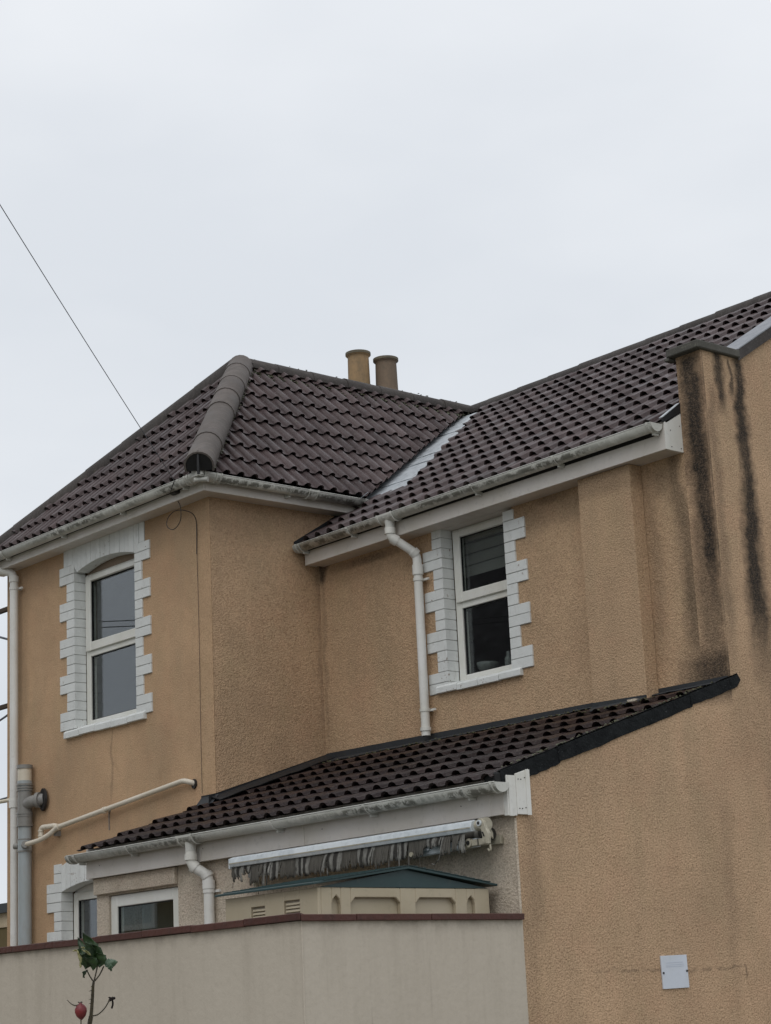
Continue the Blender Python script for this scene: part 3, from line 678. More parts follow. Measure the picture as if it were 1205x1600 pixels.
# soil stack
xs, ys = -14.672, 8.465
soil = MB().tube([(xs, ys, 2.12), (xs, ys, ZB+.05)], .055, 20).build('soil_pipe', 'soil', house)
for (a, b, r, m) in ((2.205, 2.175, .066, 'soil_brown'), (2.175, 2.075, .058, 'waste'), (2.075, 2.03, .060, 'soil'), (2.05, 2.035, .067, 'soil_brown'), (2.025, 2.012, .065, 'soil_brown'), (2.005, 1.992, .065, 'soil_brown'), (1.985, 1.83, .058, 'soil_brown'), (1.835, 1.70, .062, 'soil_brown'), (1.815, 1.80, .067, 'soil_brown'), (1.79, 1.78, .066, 'soil_brown'), (1.715, 1.70, .067, 'soil_brown'), (1.60, 1.59, .060, 'soil_brown'), (1.59, 1.50, .058, 'soil'), (1.505, 1.492, .061, 'soil_brown')):
    MB().tube([(xs, ys, a), (xs, ys, b)], r, 20).build('collar', m, soil)
MB().tube(fillet([(xs+.01, ys, 1.875), (xs+.10, ys+.01, 1.90), (-14.50, YF, 1.91)], .05), .048, 16).build('branch_pipe', 'soil_brown', soil)
MB().tube([(-14.545, 8.505, 1.905), (-14.520, 8.52, 1.905)], .064, 20).build('branch_collar', 'soil_brown', soil)
MB().tube([(-14.495, 8.525, 1.905), (-14.49, 8.543, 1.905)], .092, 22).build('wall_seal', 'cable', soil)
MB().tube([(xs-.05, ys-.03, 1.545), (xs-.085, ys-.05, 1.545)], .022, 12).build('boss', 'soil_brown', soil)
MB().tube([(xs+.05, ys-.03, 1.545), (xs+.085, ys-.045, 1.55)], .030, 12).build('boss', 'soil_brown', soil)
wp = MB().tube(fillet([(xs+.06, ys-.03, 1.548), (-14.40, 8.45, 1.566), (-14.285, 8.47, 1.600), (-14.205, 8.49, 1.648), (-12.42, 8.50, 1.812), (-12.345, 8.50, 1.795), (-12.33, 8.55, 1.78)], .05), .020, 12).build('waste_pipe', 'waste', house)
MB().tube([(-13.515, 8.498, 1.710), (-13.485, 8.498, 1.713)], .027, 12).build('pipe_clip', 'waste', wp)
MB().box(-13.51, -13.49, 8.50, 8.543, 1.70, 1.715).box(-13.512, -13.506, 8.538, 8.5435, 1.56, 1.70).build('clip_arm', 'soil_brown', wp)
MB().tube([(-12.335, 8.53, 1.78), (-12.333, 8.544, 1.78)], .036, 12).build('wall_seal', 'cable', wp)
MB().tube(fillet([(-14.452, 8.49, 1.585), (-14.452, 8.49, 1.672), (-14.26, 8.50, 1.668), (-14.245, 8.545, 1.655)], .035), .022, 12).build('bend_pipe', 'waste', wp)
for q in ((-14.452, 8.49, 1.60), (-14.452, 8.49, 1.64)): MB().tube([q, (q[0], q[1], q[2]+.012)], .027, 12).build('collar', 'waste', wp)
MB().box(-14.275, -14.235, 8.50, 8.544, 1.585, 1.625).build('pipe_block', 'soil_brown', wp)
MB().tube([(-14.205, 8.49, 1.645), (-14.165, 8.49, 1.65)], .026, 12).build('collar', 'waste', wp)

# ---- roofs
def tile_bm(w, g, L=None, h=.036, thick=.012, rolls=2):
    """double-roll tile: flat pan with an interlock step, two raised rolls that shrink towards the head, undercut dark tail edge"""
    L = L or g+.045; p = w/rolls; cols = []
    for k in range(rolls):
        o = k*p; rw = p*.50; c = o+p*.42+rw/2
        cols += [(o, .001), (o+p*.20, .000), (c-rw*.54, .002)]
        for a in (22, 62, 100, 140): cols.append((c-rw/2*math.cos(math.radians(a)), h*math.sin(math.radians(a))**.8))
        cols.append((c+rw*.52, .003))
    cols += [(w+.003, .001)]
    bm = bmesh.new(); rows = []
    for (s, tilt, taper) in ((0, .023, 1.0), (L, 0, .72)):
        rows.append([bm.verts.new((u, s, tilt+n*taper)) for u, n in cols])
    low = [bm.verts.new((u, .016, .023+n*.94-thick)) for u, n in cols]
    for i in range(len(cols)-1):
        f = bm.faces.new((rows[0][i], rows[0][i+1], rows[1][i+1], rows[1][i])); f.smooth = True
        bm.faces.new((low[i], low[i+1], rows[0][i+1], rows[0][i]))
    sd1 = bm.verts.new((cols[0][0], L*.6, -.004)); sd2 = bm.verts.new((cols[-1][0], L*.6, -.004))
    bm.faces.new((rows[0][0], rows[1][0], sd1, low[0])); bm.faces.new((rows[1][-1], rows[0][-1], low[-1], sd2))
    return bm
def lay(parent, O, U, S, w, g, nrows, u0, u1, region, mat, h=.036, jitter=.0032):
    O, U, S = Vector(O), Vector(U).normalized(), Vector(S).normalized(); N = U.cross(S)
    base = Matrix((( U.x, S.x, N.x, 0), (U.y, S.y, N.y, 0), (U.z, S.z, N.z, 0), (0, 0, 0, 1)))
    proto = tile_bm(w, g, h=h); me = bpy.data.meshes.new('roof_tile'); proto.to_mesh(me); me.set_sharp_from_angle(angle=.62); L = g+.045; cnt = 0
    for r in range(nrows):
        planes = region(r)
        c0 = math.floor(u0/w)-1; c1 = math.ceil(u1/w)+1
        for c in range(c0, c1):
            uo, so = c*w, r*g
            corners = [(uo, so), (uo+w, so), (uo+w, so+L), (uo, so+L)]
            inside = True; gone = False
            for (pu, ps, nu, ns) in planes:
                ds = [(a-pu)*nu+(b-ps)*ns for a, b in corners]
                if max(ds) < .012: gone = True; break
                if min(ds) < 0: inside = False
            if gone: continue
            me2 = me
            if not inside:
                bm = proto.copy()
                for (pu, ps, nu, ns) in planes:
                    q = bmesh.ops.bisect_plane(bm, geom=bm.verts[:]+bm.edges[:]+bm.faces[:], plane_co=(pu-uo, ps-so, 0), plane_no=(-nu, -ns, 0), clear_outer=True)
                if len(bm.faces) < 2: bm.free(); continue
                ys_ = [v.co.y for v in bm.verts]; xs_ = [v.co.x for v in bm.verts]
                if (max(ys_)-min(ys_)) < .02 or (max(xs_)-min(xs_)) < .015: bm.free(); continue
                me2 = bpy.data.meshes.new('roof_tile'); bm.to_mesh(me2); bm.free(); me2.set_sharp_from_angle(angle=.62)
            mt = Matrix.Translation(O+V(0, 0, H)+U*(uo+R.uniform(-1, 1)*jitter)+S*(so+R.uniform(-1, 1)*jitter*1.2)+N*(R.uniform(0, 1)*.003)) @ base @ Matrix.Rotation(R.uniform(-1, 1)*.004, 4, 'Z') @ Matrix.Rotation(R.uniform(-1, 1)*.006, 4, 'X')
            link('roof_tile', me2, mat, parent, mt); cnt += 1
    proto.free(); return cnt
def hp(p, q, side):        # half plane through (u,s) points p,q keeping the side where `side` lies
    dx, dy = q[0]-p[0], q[1]-p[1]; n = (-dy, dx); l = math.hypot(*n); n = (n[0]/l, n[1]/l)
    if (side[0]-p[0])*n[0]+(side[1]-p[1])*n[1] < 0: n = (-n[0], -n[1])
    return (p[0], p[1], n[0], n[1])
XR, YA, ZR = -13.35, 9.82, 5.545     # wing ridge x, hip apex y, ridge height of tile surface
YM = 12.50
EZ = 4.036                            # wing eave tile height
eY, eX = YF-.185, XW+.185             # wing tile eave lines
eXL = XL-.15
def deck(name, pts, parent, mat='felt', t=.02):
    m = MB(); n = (Vector(pts[1])-Vector(pts[0])).cross(Vector(pts[2])-Vector(pts[0])).normalized()
    if n.z < 0: n = -n
    return m.prism([Vector(p)-n*.012 for p in pts], -n*t).build(name, mat, parent)
wing_roof = deck('wing_roof', [(eXL+.03, eY+.03, EZ), (eX-.03, eY+.03, EZ), (XR, YA, ZR)], house)
deck('underlay', [(eX-.03, eY+.03, EZ), (eX-.03, 9.84, EZ), (XR, 12.36, ZR), (XR, YA, ZR)], wing_roof)
deck('underlay', [(eXL+.03, eY+.03, EZ), (XR, YA, ZR), (XR, YM, ZR), (eXL+.03, YM, EZ)], wing_roof, 'tile')
box('tilting_fillet', 'felt', wing_roof, eXL+.05, eX-.05, eY+.03, eY+.08, EZ-.055, EZ-.02)
box('tilting_fillet', 'felt', wing_roof, eX-.08, eX-.03, eY+.08, 9.93, EZ-.055, EZ-.02)
# front face
Sf = V(0, YA-eY, ZR-EZ); Ls = Sf.length
cF = hp((0, 0), (eX-XR, 0), (0, 1))
front_planes = [hp((eXL-XR, 0), (0, Ls), (0, 0)), hp((eX-XR, 0), (0, Ls), (0, 0))]
lay(wing_roof, (XR, eY, EZ), (1, 0, 0), Sf, .255, .247, 9, eXL-XR, eX-XR, lambda r: front_planes, 'tile', h=.034)
# side face (towards the recess)
Ss = V(XR-eX, 0, ZR-EZ); Lw = Ss.length
# u = y - eY ; valley from (y=10.02,s=0) to (y=YM-.05,s=Lw)
side_planes = [hp((0, 0), (YA-eY, Lw), (2, 0)), hp((9.93-eY, 0), (12.43-eY, Lw), (0, 0)), hp((0, Lw-.02), (1, Lw-.02), (0, 0))]
lay(wing_roof, (eX, eY, EZ), (0, 1, 0), Ss, .255, .247, 9, 0, YM-eY, lambda r: side_planes, 'tile', h=.034)
# main roof
EY3, EZ3 = 9.372, 3.622
Sm = V(0, YM-EY3, ZR-EZ3); Lm = Sm.length; gm = .2805
main_roof = deck('main_roof', [(XW+.01, EY3+.03, EZ3), (XG-.24, EY3+.03, EZ3), (XG-.24, YM, ZR), (-13.4, YM, ZR), (-12.05, 10.1, EZ3+(10.1-EY3)*(ZR-EZ3)/(YM-EY3))], house)
deck('back_slope', [(-16.3, YM, ZR), (XG-.22, YM, ZR), (XG-.22, 15.6, 3.66), (-16.3, 15.6, 3.66)], main_roof, 'tile')
deck('far_slope', [(-16.3, EY3+.1, EZ3), (eXL, EY3+.1, EZ3), (eXL, YM, ZR), (-16.3, YM, ZR)], main_roof, 'tile')
xo = -12.03
def s_of_y(y): return (y-EY3)/(YM-EY3)*Lm
vA, vB = (-11.43-xo, s_of_y(9.93)), (-13.06-xo, s_of_y(12.36))
def main_region(r):
    pl = [(XG-.215-xo, 0, -1, 0), (0, Lm-.03, 0, -1)]
    if r*gm < s_of_y(9.88): pl.append((0.0, 0, 1, 0))
    else: pl.append(hp(vA, vB, (3, 1)))
    return pl
lay(main_roof, (xo, EY3, EZ3), (1, 0, 0), Sm, .286, gm, 14, -1.2, 3.9, main_region, 'tile')
box('tilting_fillet', 'felt', main_roof, XW+.03, XG-.25, EY3+.04, EY3+.08, EZ3-.05, EZ3-.015)
# valley lead in lapped lengths
Nm = V(1, 0, 0).cross(Sm.normalized())
def Pm(x, y, n=0.0): return V(x, y, EZ3+(y-EY3)*(ZR-EZ3)/(YM-EY3))+Nm*n
va0, va1 = (-11.98, 9.92), (-13.38, 12.38); vb0, vb1 = (-11.46, 9.90), (-13.00, 12.30)
ts = [0, .20, .40, .50, .77, 1.0]
for i in range(5):
    t0, t1 = ts[i]-(.02 if i else 0), ts[i+1]
    q = []
    for (t, sgn) in ((t0, 0), (t1, 1)):
        q.append((va0[0]+(va1[0]-va0[0])*t, va0[1]+(va1[1]-va0[1])*t)); q.append((vb0[0]+(vb1[0]-vb0[0])*t, vb0[1]+(vb1[1]-vb0[1])*t))
    k = 10; vs = []; fs = []
    for a in range(k+1):
        for b in range(5):
            ta, tb = a/k, b/4
            l = (q[0][0]*(1-ta)+q[2][0]*ta, q[0][1]*(1-ta)+q[2][1]*ta); r2 = (q[1][0]*(1-ta)+q[3][0]*ta, q[1][1]*(1-ta)+q[3][1]*ta)
            nn = .020+.006*(1-ta)+R.uniform(-.002, .002)+(.012 if b == 0 else 0)-(0 if b < 4 else .004)
            jx = R.uniform(-.014, .014) if b == 4 else 0
            vs.append(Pm(l[0]*(1-tb)+r2[0]*tb+jx, l[1]*(1-tb)+r2[1]*tb, nn))
    fs = [(a*5+b, a*5+b+1, (a+1)*5+b+1, (a+1)*5+b) for a in range(k) for b in range(4)]
    nv = len(vs); vs2 = [v-Nm*.006 for v in vs]
    m = MB().add(vs, fs, False).add(vs2, [f[::-1] for f in fs]); m.add([vs[0], vs[1], vs[2], vs[3], vs[4], vs2[4], vs2[3], vs2[2], vs2[1], vs2[0]], [tuple(range(10))])
    m.build('valley_lead_sheet', 'lead', main_roof)
lp = MB().obox(Pm(-12.0, 9.93, .055), (.24, -.10, 0), (-.02, .07, .045), (0, 0, .006)).build('valley_lead_lap', 'lead', main_roof)
# dark flashing between wing wall and low corner of main roof
MB().prism([(XW+.001, 9.34, 3.59), (XW+.001, 9.92, 3.94), (XW+.001, 9.92, 4.01), (XW+.001, 9.34, 3.655)], (.008, 0, 0)).build('wall_flashing', 'lead_dark', main_roof)

# ridge and hip tiles
def ridge_run(par, A, B, r, zs, mat, up=(0, 0, 1), a0=-.12, a1=math.pi+.12, flare=.005, sag=0):
    A, B = Vector(A), Vector(B)
    for i in range(len(zs)-1):
        p, q = A.lerp(B, zs[i]), A.lerp(B, zs[i+1]); t = (q-p).normalized()
        dz = V(0, 0, R.uniform(-.003, .003)); n = 12
        o = MB().arcstrip(p-t*.012+dz, q+t*.012+dz, up, r+flare, r+flare-.014, a0, a1, n, r, r-.014).build('ridge_tile', mat, par)
        for f in o.data.polygons: f.use_smooth = len(f.vertices) == 4
        o.data.set_sharp_from_angle(angle=.7)
def frac(n): return [i/n for i in range(n+1)]
hA, hB = V(-11.815, 8.286, 4.058), V(XR, YA, ZR-.015)
zz = [4.10, 4.366, 4.80, 5.01, 5.215, 5.427, 5.565]
fr = [(q-4.10)/(5.565-4.10) for q in zz]
ridge_run(wing_roof, hA, hB, .108, fr, 'ridge', a0=-.40, a1=math.pi+.40, flare=.007)
ridge_run(wing_roof, (eXL+.03, eY+.04, EZ-.0), hB+V(-.03, 0, 0), .100, frac(7), 'ridge_dark', a0=-.4, a1=math.pi+.4, flare=.003)
ridge_run(wing_roof, V(XR, YA-.02, ZR-.012), V(XR, YM, ZR-.012), .080, frac(7), 'ridge_dark', a0=-.2, a1=math.pi+.2)
ridge_run(main_roof, V(-13.45, YM, ZR-.012), V(XG-.20, YM, ZR-.012), .080, frac(13), 'ridge_dark', a0=-.2, a1=math.pi+.2)
ridge_run(main_roof, V(-16.3, YM, ZR-.012), V(-13.45, YM, ZR-.012), .080, frac(7), 'ridge_dark', a0=-.2, a1=math.pi+.2)
cap = MB()
cap.add([(XR, YA-.03, ZR+.080)]+[(XR+math.cos(a)*.12, YA+math.sin(a)*.11, ZR+.0) for a in [2*math.pi*i/10 for i in range(10)]], [(0, i+1, (i+1) % 10+1) for i in range(10)], True)
cap.build('apex_mortar_cap', 'ridge', wing_roof)
# black plug stands in for the hip's dark hollow; then the hip iron
hd = (hB-hA).normalized()
e = hA-hd*.008
m = MB(); n = 12; upv = (V(0, 0, 1)-hd*hd.z).normalized(); si = hd.cross(upv)
vs = [e+(si*math.cos(a)+upv*math.sin(a))*.099 for a in [-.40+(math.pi+.8)*i/n for i in range(n+1)]]
m.prism(vs, hd*.02); m.build('hip_end_dark_plug', 'felt', wing_roof)
MB().tube([hA-hd*.05+V(0, 0, -.05), hA-hd*.05+V(.01, -.01, .05), hA-hd*.045+V(.006, -.006, .125)], .011, 6).build('hip_iron', 'black', wing_roof)
# mortar bed and moss along the ridges
moss = MB()
def clump(c, r):
    n = 6; top = Vector(c)+V(0, 0, r*.8)
    vs = [top]+[Vector(c)+V(math.cos(a)*r*R.uniform(.7, 1.3), math.sin(a)*r*R.uniform(.7, 1.3), R.uniform(-.3, .15)*r) for a in [2*math.pi*i/n for i in range(n)]]
    moss.add(vs, [(0, i+1, (i+1) % n+1) for i in range(n)])
for i in range(520):
    y = YA+ (R.random()**1.5)*2.6; d = .085+abs(R.gauss(0, .035)); z_ = ZR-d*1.03+.02
    clump((XR+d, y, z_), R.uniform(.006, .02))
for i in range(160):
    t = R.random(); p = hA.lerp(hB, t); sd_ = R.choice((-1, 1)); q = p+si*sd_*R.uniform(.10, .125)+V(0, 0, -.03)
    clump(q, R.uniform(.005, .013))
for i in range(110):
    x = XR+(R.random())*5.0; clump((x, YM-.09-abs(R.gauss(0, .02)), ZR-.05), R.uniform(.005, .014))
for i in range(60):
    y = R.uniform(YA, YM); clump((XR+R.uniform(-.05, .05), y, ZR+.065), R.uniform(.004, .010))
for i in range(16):
    t = R.random(); clump(Pm(-11.44+(-1.52)*t+R.gauss(0, .02), 9.90+2.4*t, .016), R.uniform(.005, .011))
for i in range(140):
    t = R.random()
    clump(V(R.uniform(-13.2, XG-.4), 0, 0)+V(0, YM-.10-abs(R.gauss(0, .03)), ZR-.06), R.uniform(.005, .012))
mo = moss.build('moss_clumps', 'moss', wing_roof); mo['kind'] = 'stuff'

# lean-to roof
LY0, LZ0, LS = 7.540, 1.252, .330
Sl = V(0, 1, LS); gl_ = .30*math.hypot(1, LS)
def Pl(x, y, n=0): return V(x, y, LZ0+(y-LY0)*LS+n)
xv = -12.345
lean_roof = deck('lean_to_roof', [Pl(xv+.02, 7.56), Pl(XG-.01, 7.56), Pl(XG-.01, YR), Pl(XW, YR), Pl(XW, YF), Pl(xv+.02, YF)], house)
xlo = -12.345
def lean_region(r):
    pl = [(XG-.004-xlo, 0, -1, 0), (0, (YR-.02-LY0)*math.hypot(1, LS), 0, -1)]
    if r <= 3: pl.append((0, 0, 1, 0))
    if r == 3: pass
    if r > 3: pl.append((XW-xlo+.003, 0, 1, 0))
    return pl
moss = MB()
for i in range(120):
    y = R.uniform(7.62, 9.6); clump(Pl(XG-.02+R.uniform(-.04, .02), y, .052), R.uniform(.004, .012))
for i in range(160):
    x = R.uniform(XW, -8.1); clump(Pl(x, (YR if x < -9.12 else 9.46)-R.uniform(.06, .16), .045), R.uniform(.004, .013))
mo = moss.build('moss_clumps', 'moss', lean_roof); mo['kind'] = 'stuff'
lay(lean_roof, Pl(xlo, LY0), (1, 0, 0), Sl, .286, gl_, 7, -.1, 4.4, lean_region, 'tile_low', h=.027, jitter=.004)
# flashing along walls
def strip(pts, mat, par, name, th=.006):
    """pts: list of (upper, lower) point pairs"""
    a = [Vector(p[0]) for p in pts]; b = [Vector(p[1]) for p in pts]; n = len(a)
    m = MB().add(a+b, [(i, i+1, n+i+1, n+i) for i in range(n-1)])
    a2 = [v+V(0, -th*.6, -th) for v in a]; b2 = [v+V(0, -th*.6, -th) for v in b]
    m.add(a2+b2, [(n+i, n+i+1, i+1, i) for i in range(n-1)])
    m.add([b[i] for i in range(n)]+[b2[i] for i in range(n)], [(i, i+1, n+i+1, n+i) for i in range(n-1)])
    return m.build(name, mat, par)
def wav(i): return R.uniform(-.004, .004)
pts = []
N1 = 22
for i in range(N1+1):
    x = XW+.01+(-9.12-XW)*i/N1; pts.append(((x, YR-.004, 1.975-.018*i/N1), (x, YR-.085, Pl(x, YR-.085).z+.048+wav(i))))
strip(pts, 'flash', lean_roof, 'flashing')
def upstand(x0, x1, y, z0, z1):
    MB().prism([(x0, y-.008, 1.88), (x1, y-.008, 1.88), (x1, y-.008, z1), (x0, y-.008, z0)], (0, .007, 0)).build('flashing_upstand', 'flash', lean_roof)
upstand(XW+.01, -9.116, YR, 2.018, 1.988); upstand(-9.112, -8.64, 9.465, 1.963, 1.946); upstand(-8.637, -8.062, YR, 1.992, 1.985)
pts = [((x, 9.461, 1.935), (x, 9.39, Pl(x, 9.385).z+.045+wav(0))) for x in [-9.12+.06*i for i in range(9)]]
strip(pts, 'flash', lean_roof, 'flashing')
pts = [((x, YR-.004, 1.965), (x, YR-.07, Pl(x, YR-.07).z+.045+wav(0))) for x in [-8.640+.073*i for i in range(9)]]
strip(pts, 'flash', lean_roof, 'flashing')
box('mortar_patch', 'wall_lean', lean_roof, -8.76, -8.69, 9.41, 9.45, Pl(0, 9.42).z+.03, Pl(0, 9.42).z+.055)
pts = []
for i in range(13):
    y = 8.50+(YR-8.50)*i/12; pts.append(((XW+.004, y, Pl(0, y).z+.085), (XW+.12, y, Pl(0, y).z+.055+wav(0))))
a = [Vector(p[0]) for p in pts]; b = [Vector(p[1]) for p in pts]; n = 13
MB().add(a+b, [(i, i+1, n+i+1, n+i) for i in range(n-1)]).add([v-V(0, 0, .006) for v in a+b], [(n+i, n+i+1, i+1, i) for i in range(n-1)]).build('flashing', 'lead_dark', lean_roof)
MB().prism([(XW+.001, 8.48, Pl(0, 8.48).z+.0), (XW+.001, YR, Pl(0, YR).z), (XW+.001, YR, Pl(0, YR).z+.088), (XW+.001, 8.48, Pl(0, 8.48).z+.10)], (.004, 0, 0)).build('flashing_upstand', 'lead_dark', lean_roof)
pts = [((x, YF-.006, 1.672), (x, YF-.06, Pl(x, YF-.06).z+.045)) for x in (-12.24, -12.17, -12.1, -12.03)]
strip(pts, 'flash', lean_roof, 'flashing'); box('flashing_upstand', 'lead_dark', lean_roof, -12.245, -12.075, YF-.010, YF-.004, 1.58, 1.680)
# right-hand verge: black cloaked edge in lapped lengths
ys_v = [7.60, 8.05, 8.62, 9.20, 9.63]
for i in range(4):
    y0, y1 = ys_v[i], ys_v[i+1]+.02; th = .100-.020*i/3; zt = .050+.004*(i%2)
    xo_ = XG+.008+.003*(i % 2)
    nb = 12; pa = [Pl(xo_, y0+(y1-y0)*j/nb, zt+R.uniform(-.003, .003)) for j in range(nb+1)]
    pa += [Pl(xo_, y1+(.012 if i < 3 else .03), zt-th*.6)]
    pa += [Pl(xo_, y1-.005-(y1-y0-.01)*j/nb, zt-th-.006*math.sin(math.pi*j/nb)+R.uniform(-.003, .003)) for j in range(nb+1)]
    MB().prism(pa, (-.006, 0, 0)).build('verge_strip', 'verge', lean_roof)
    MB().prism([Pl(xo_, y0, zt), Pl(xo_, y1, zt), Pl(xo_-.055, y1, zt-.012), Pl(xo_-.055, y0, zt-.012)], (0, 0, -.006)).build('verge_fold', 'lead_dark', lean_roof)
MB().box(XG-.10, XG+.004, 7.565, 7.62, Pl(0, 7.56).z-.02, Pl(0, 7.6).z+.035).build('verge_end_dark_block', 'felt', lean_roof, bevel=.01)  # black block painted in for the dark hollow of the end tile

# parapet kneeler stone and sloping capping
kn = MB().box(-8.305, XG+.030, YR-.055, 9.945, 4.107, 4.160).build('kneeler_stone', 'stone', house, bevel=.006)
box('kneeler_wedge', 'stone', kn, -8.325, -8.285, YR-.052, YR+.02, 4.085, 4.106, bevel=.004)
ca = [(9.935, 10.75), (10.73, 11.6), (11.58, 12.52)]
sl = .6226
for (y0, y1) in ca:
    z0, z1 = 4.165+(y0-9.94)*sl, 4.165+(y1-9.94)*sl
    MB().prism([(-8.285, y0, z0), (-8.285, y1, z1), (XG+.022, y1, z1), (XG+.022, y0, z0)], (0, -.004, .007)).build('capping_sheet', 'capping', house, bevel=.001)
    MB().prism([(XG+.014, y0, z0-.075), (XG+.014, y1, z1-.075), (XG+.014, y1, z1-.001), (XG+.014, y0, z0-.001)], (.007, 0, 0)).build('capping_edge', 'ridge_dark', house)
MB().prism([(-8.285, 12.5, 5.76), (-8.285, 15.45, 3.97), (XG+.022, 15.45, 3.97), (XG+.022, 12.5, 5.76)], (0, 0, .01)).build('capping_sheet', 'capping', house)

# chimney
ch = box('chimney', 'neigh_render', house, -15.62, -14.92, 12.55, 13.25, 4.9, 6.20)
box('chimney_cap', 'stone', ch, -15.66, -14.88, 12.51, 13.29, 6.20, 6.26, bevel=.01)
def pot(x, y, zt, mat, lab):
    m = MB(); prof = [(.118, 6.24), (.114, 6.40), (.110, zt-.075), (.109, zt-.045), (.112, zt-.040), (.126, zt-.030), (.130, zt-.008), (.122, zt), (.105, zt), (.100, zt-.05)]
    m.tube([(x, y, z) for r, z in prof], [r for r, z in prof], 28, caps=True)
    o = m.build('chimney_pot', mat, ch); o['label'] = lab
    MB().arcstrip((x, y, zt-.024), (x, y, zt+.002), (1, 0, 0), .1315, .108, 0, 2*math.pi, 28).build('chimney_pot_rim', 'pot_rim', ch)
pot(-15.275, 12.745, 6.742, 'pot', 'left chimney pot of buff clay')
pot(-15.108, 12.975, 6.672, 'pot_dark', 'right chimney pot, sootier and lower')

# ================================================================== other things
# boundary wall
bw = thing('boundary_wall', 'beige rendered boundary wall with red-brown coping across the bottom of the view', 'wall', (-8.1, 6.2, ZB))
MB().prism([(-8.052, 6.195, ZB), (-8.052, YL-.003, ZB), (-8.16, YL-.003, ZB), (-8.16, 6.30, ZB), (-16.5, 6.30, ZB), (-16.5, 6.195, ZB)], (0, 0, .512+H)).build('wall_panel', 'bound', bw)
xsj = [-16.5+.47*i for i in range(0, 18)]+[-8.028]
xsj = [x for x in xsj if x <= -8.4]+[-8.028]
for i in range(len(xsj)-1):
    a, b = xsj[i]+.002, xsj[i+1]-.002; dz = R.uniform(-.003, .003)
    if i == len(xsj)-2: pp = [(a, 6.172), (b, 6.172), (-8.18, 6.322), (a, 6.322)]
    else: pp = [(a, 6.172), (b, 6.172), (b, 6.322), (a, 6.322)]
    MB().prism([(x, y, .513+dz) for x, y in pp], (0, 0, .036)).build('coping_slab', 'coping', bw, bevel=.003)
ysj = [6.172, 6.53, 7.03, YL-.004]
for i in range(3):
    a, b = ysj[i]+.002, ysj[i+1]-.002; dz = R.uniform(-.003, .002)
    pp = [(-8.028, a), (-8.028, b), (-8.182, b), (-8.182, (6.326 if i == 0 else a))]
    MB().prism([(x, y, .512+dz) for x, y in pp], (0, 0, .033)).build('coping_slab', 'coping', bw, bevel=.003)
MB().tube([(-8.056, 6.199, -.7), (-8.056, 6.199, .51)], .006, 6, False).build('corner_bead', 'bound', bw)

# shed
sh = thing('shed', 'cream plastic storage shed with teal roof behind the wall coping', 'shed', (-8.6, 7.0, ZB))
sx0, sx1, sy0, sy1, sze = -9.03, -8.22, 6.435, 7.62, .690
sw = MB()
# side wall with recessed panels (towards the street): frame pieces and recessed back
sw.box(sx0, sx1-.03, sy0+.02, sy1, ZB+.05, sze)
sw.build('shed_wall', 'shed', sh)
segs = []
def recess_panel(y0, y1, ztop, arch):
    return (y0, y1, ztop, arch)
panels = [(6.525, 6.585, .640, 'p'), (6.650, 6.985, .640, 'c'), (7.090, 7.375, .640, 'c'), (7.455, 7.515, .640, 'p')]
# front sheet with openings: build column strips
edges = [sy0+.0205]+[e for p in panels for e in p[:2]]+[sy1]
m = MB()
for i in range(0, len(edges), 2): m.box(sx1-.03, sx1, edges[i], edges[i+1], ZB+.05, sze)
for (a, b, zt, k) in panels:
    if k == 'c':
        c = .03; m.prism([(sx1-.03, a, sze), (sx1-.03, b, sze), (sx1-.03, b, zt-c), (sx1-.03, b-c, zt), (sx1-.03, a+c, zt), (sx1-.03, a, zt-c)], (.03, 0, 0))
    else:
        mid = (a+b)/2; m.prism([(sx1-.03, a, sze), (sx1-.03, b, sze), (sx1-.03, b, zt-.035), (sx1-.03, b-.008, zt-.010), (sx1-.03, mid, zt+.012), (sx1-.03, a+.008, zt-.010), (sx1-.03, a, zt-.035)], (.03, 0, 0))
m.build('moulded_side_panel', 'shed', sh, bevel=.005)
# end wall facing the camera with louvred vents
vents = [(-8.865, -8.735, .605), (-8.585, -8.450, .612)]
vents = [(-8.800, -8.675, .628), (-8.510, -8.375, .640)]
m = MB(); ex = [sx0]+[e for p in vents for e in p[:2]]+[sx1]
for i in range(0, len(ex), 2): m.box(ex[i], ex[i+1], sy0, sy0+.02, ZB+.05, sze)
for (a, b, zt) in vents: m.box(a, b, sy0, sy0+.02, zt, sze)
m.build('shed_end_panel', 'shed', sh, bevel=.003)
for (a, b, zt) in vents:
    v_ = MB().box(a, b, sy0+.015, sy0+.0195, zt-.16, zt).build('vent', 'shed_dark', sh)
    for k in range(7): MB().obox((a+.008, sy0+.016, zt-.026-.018*k), (b-a-.016, 0, 0), (0, -.010, .004), (0, .004, .010)).build('louvre_slat', 'shed', v_)
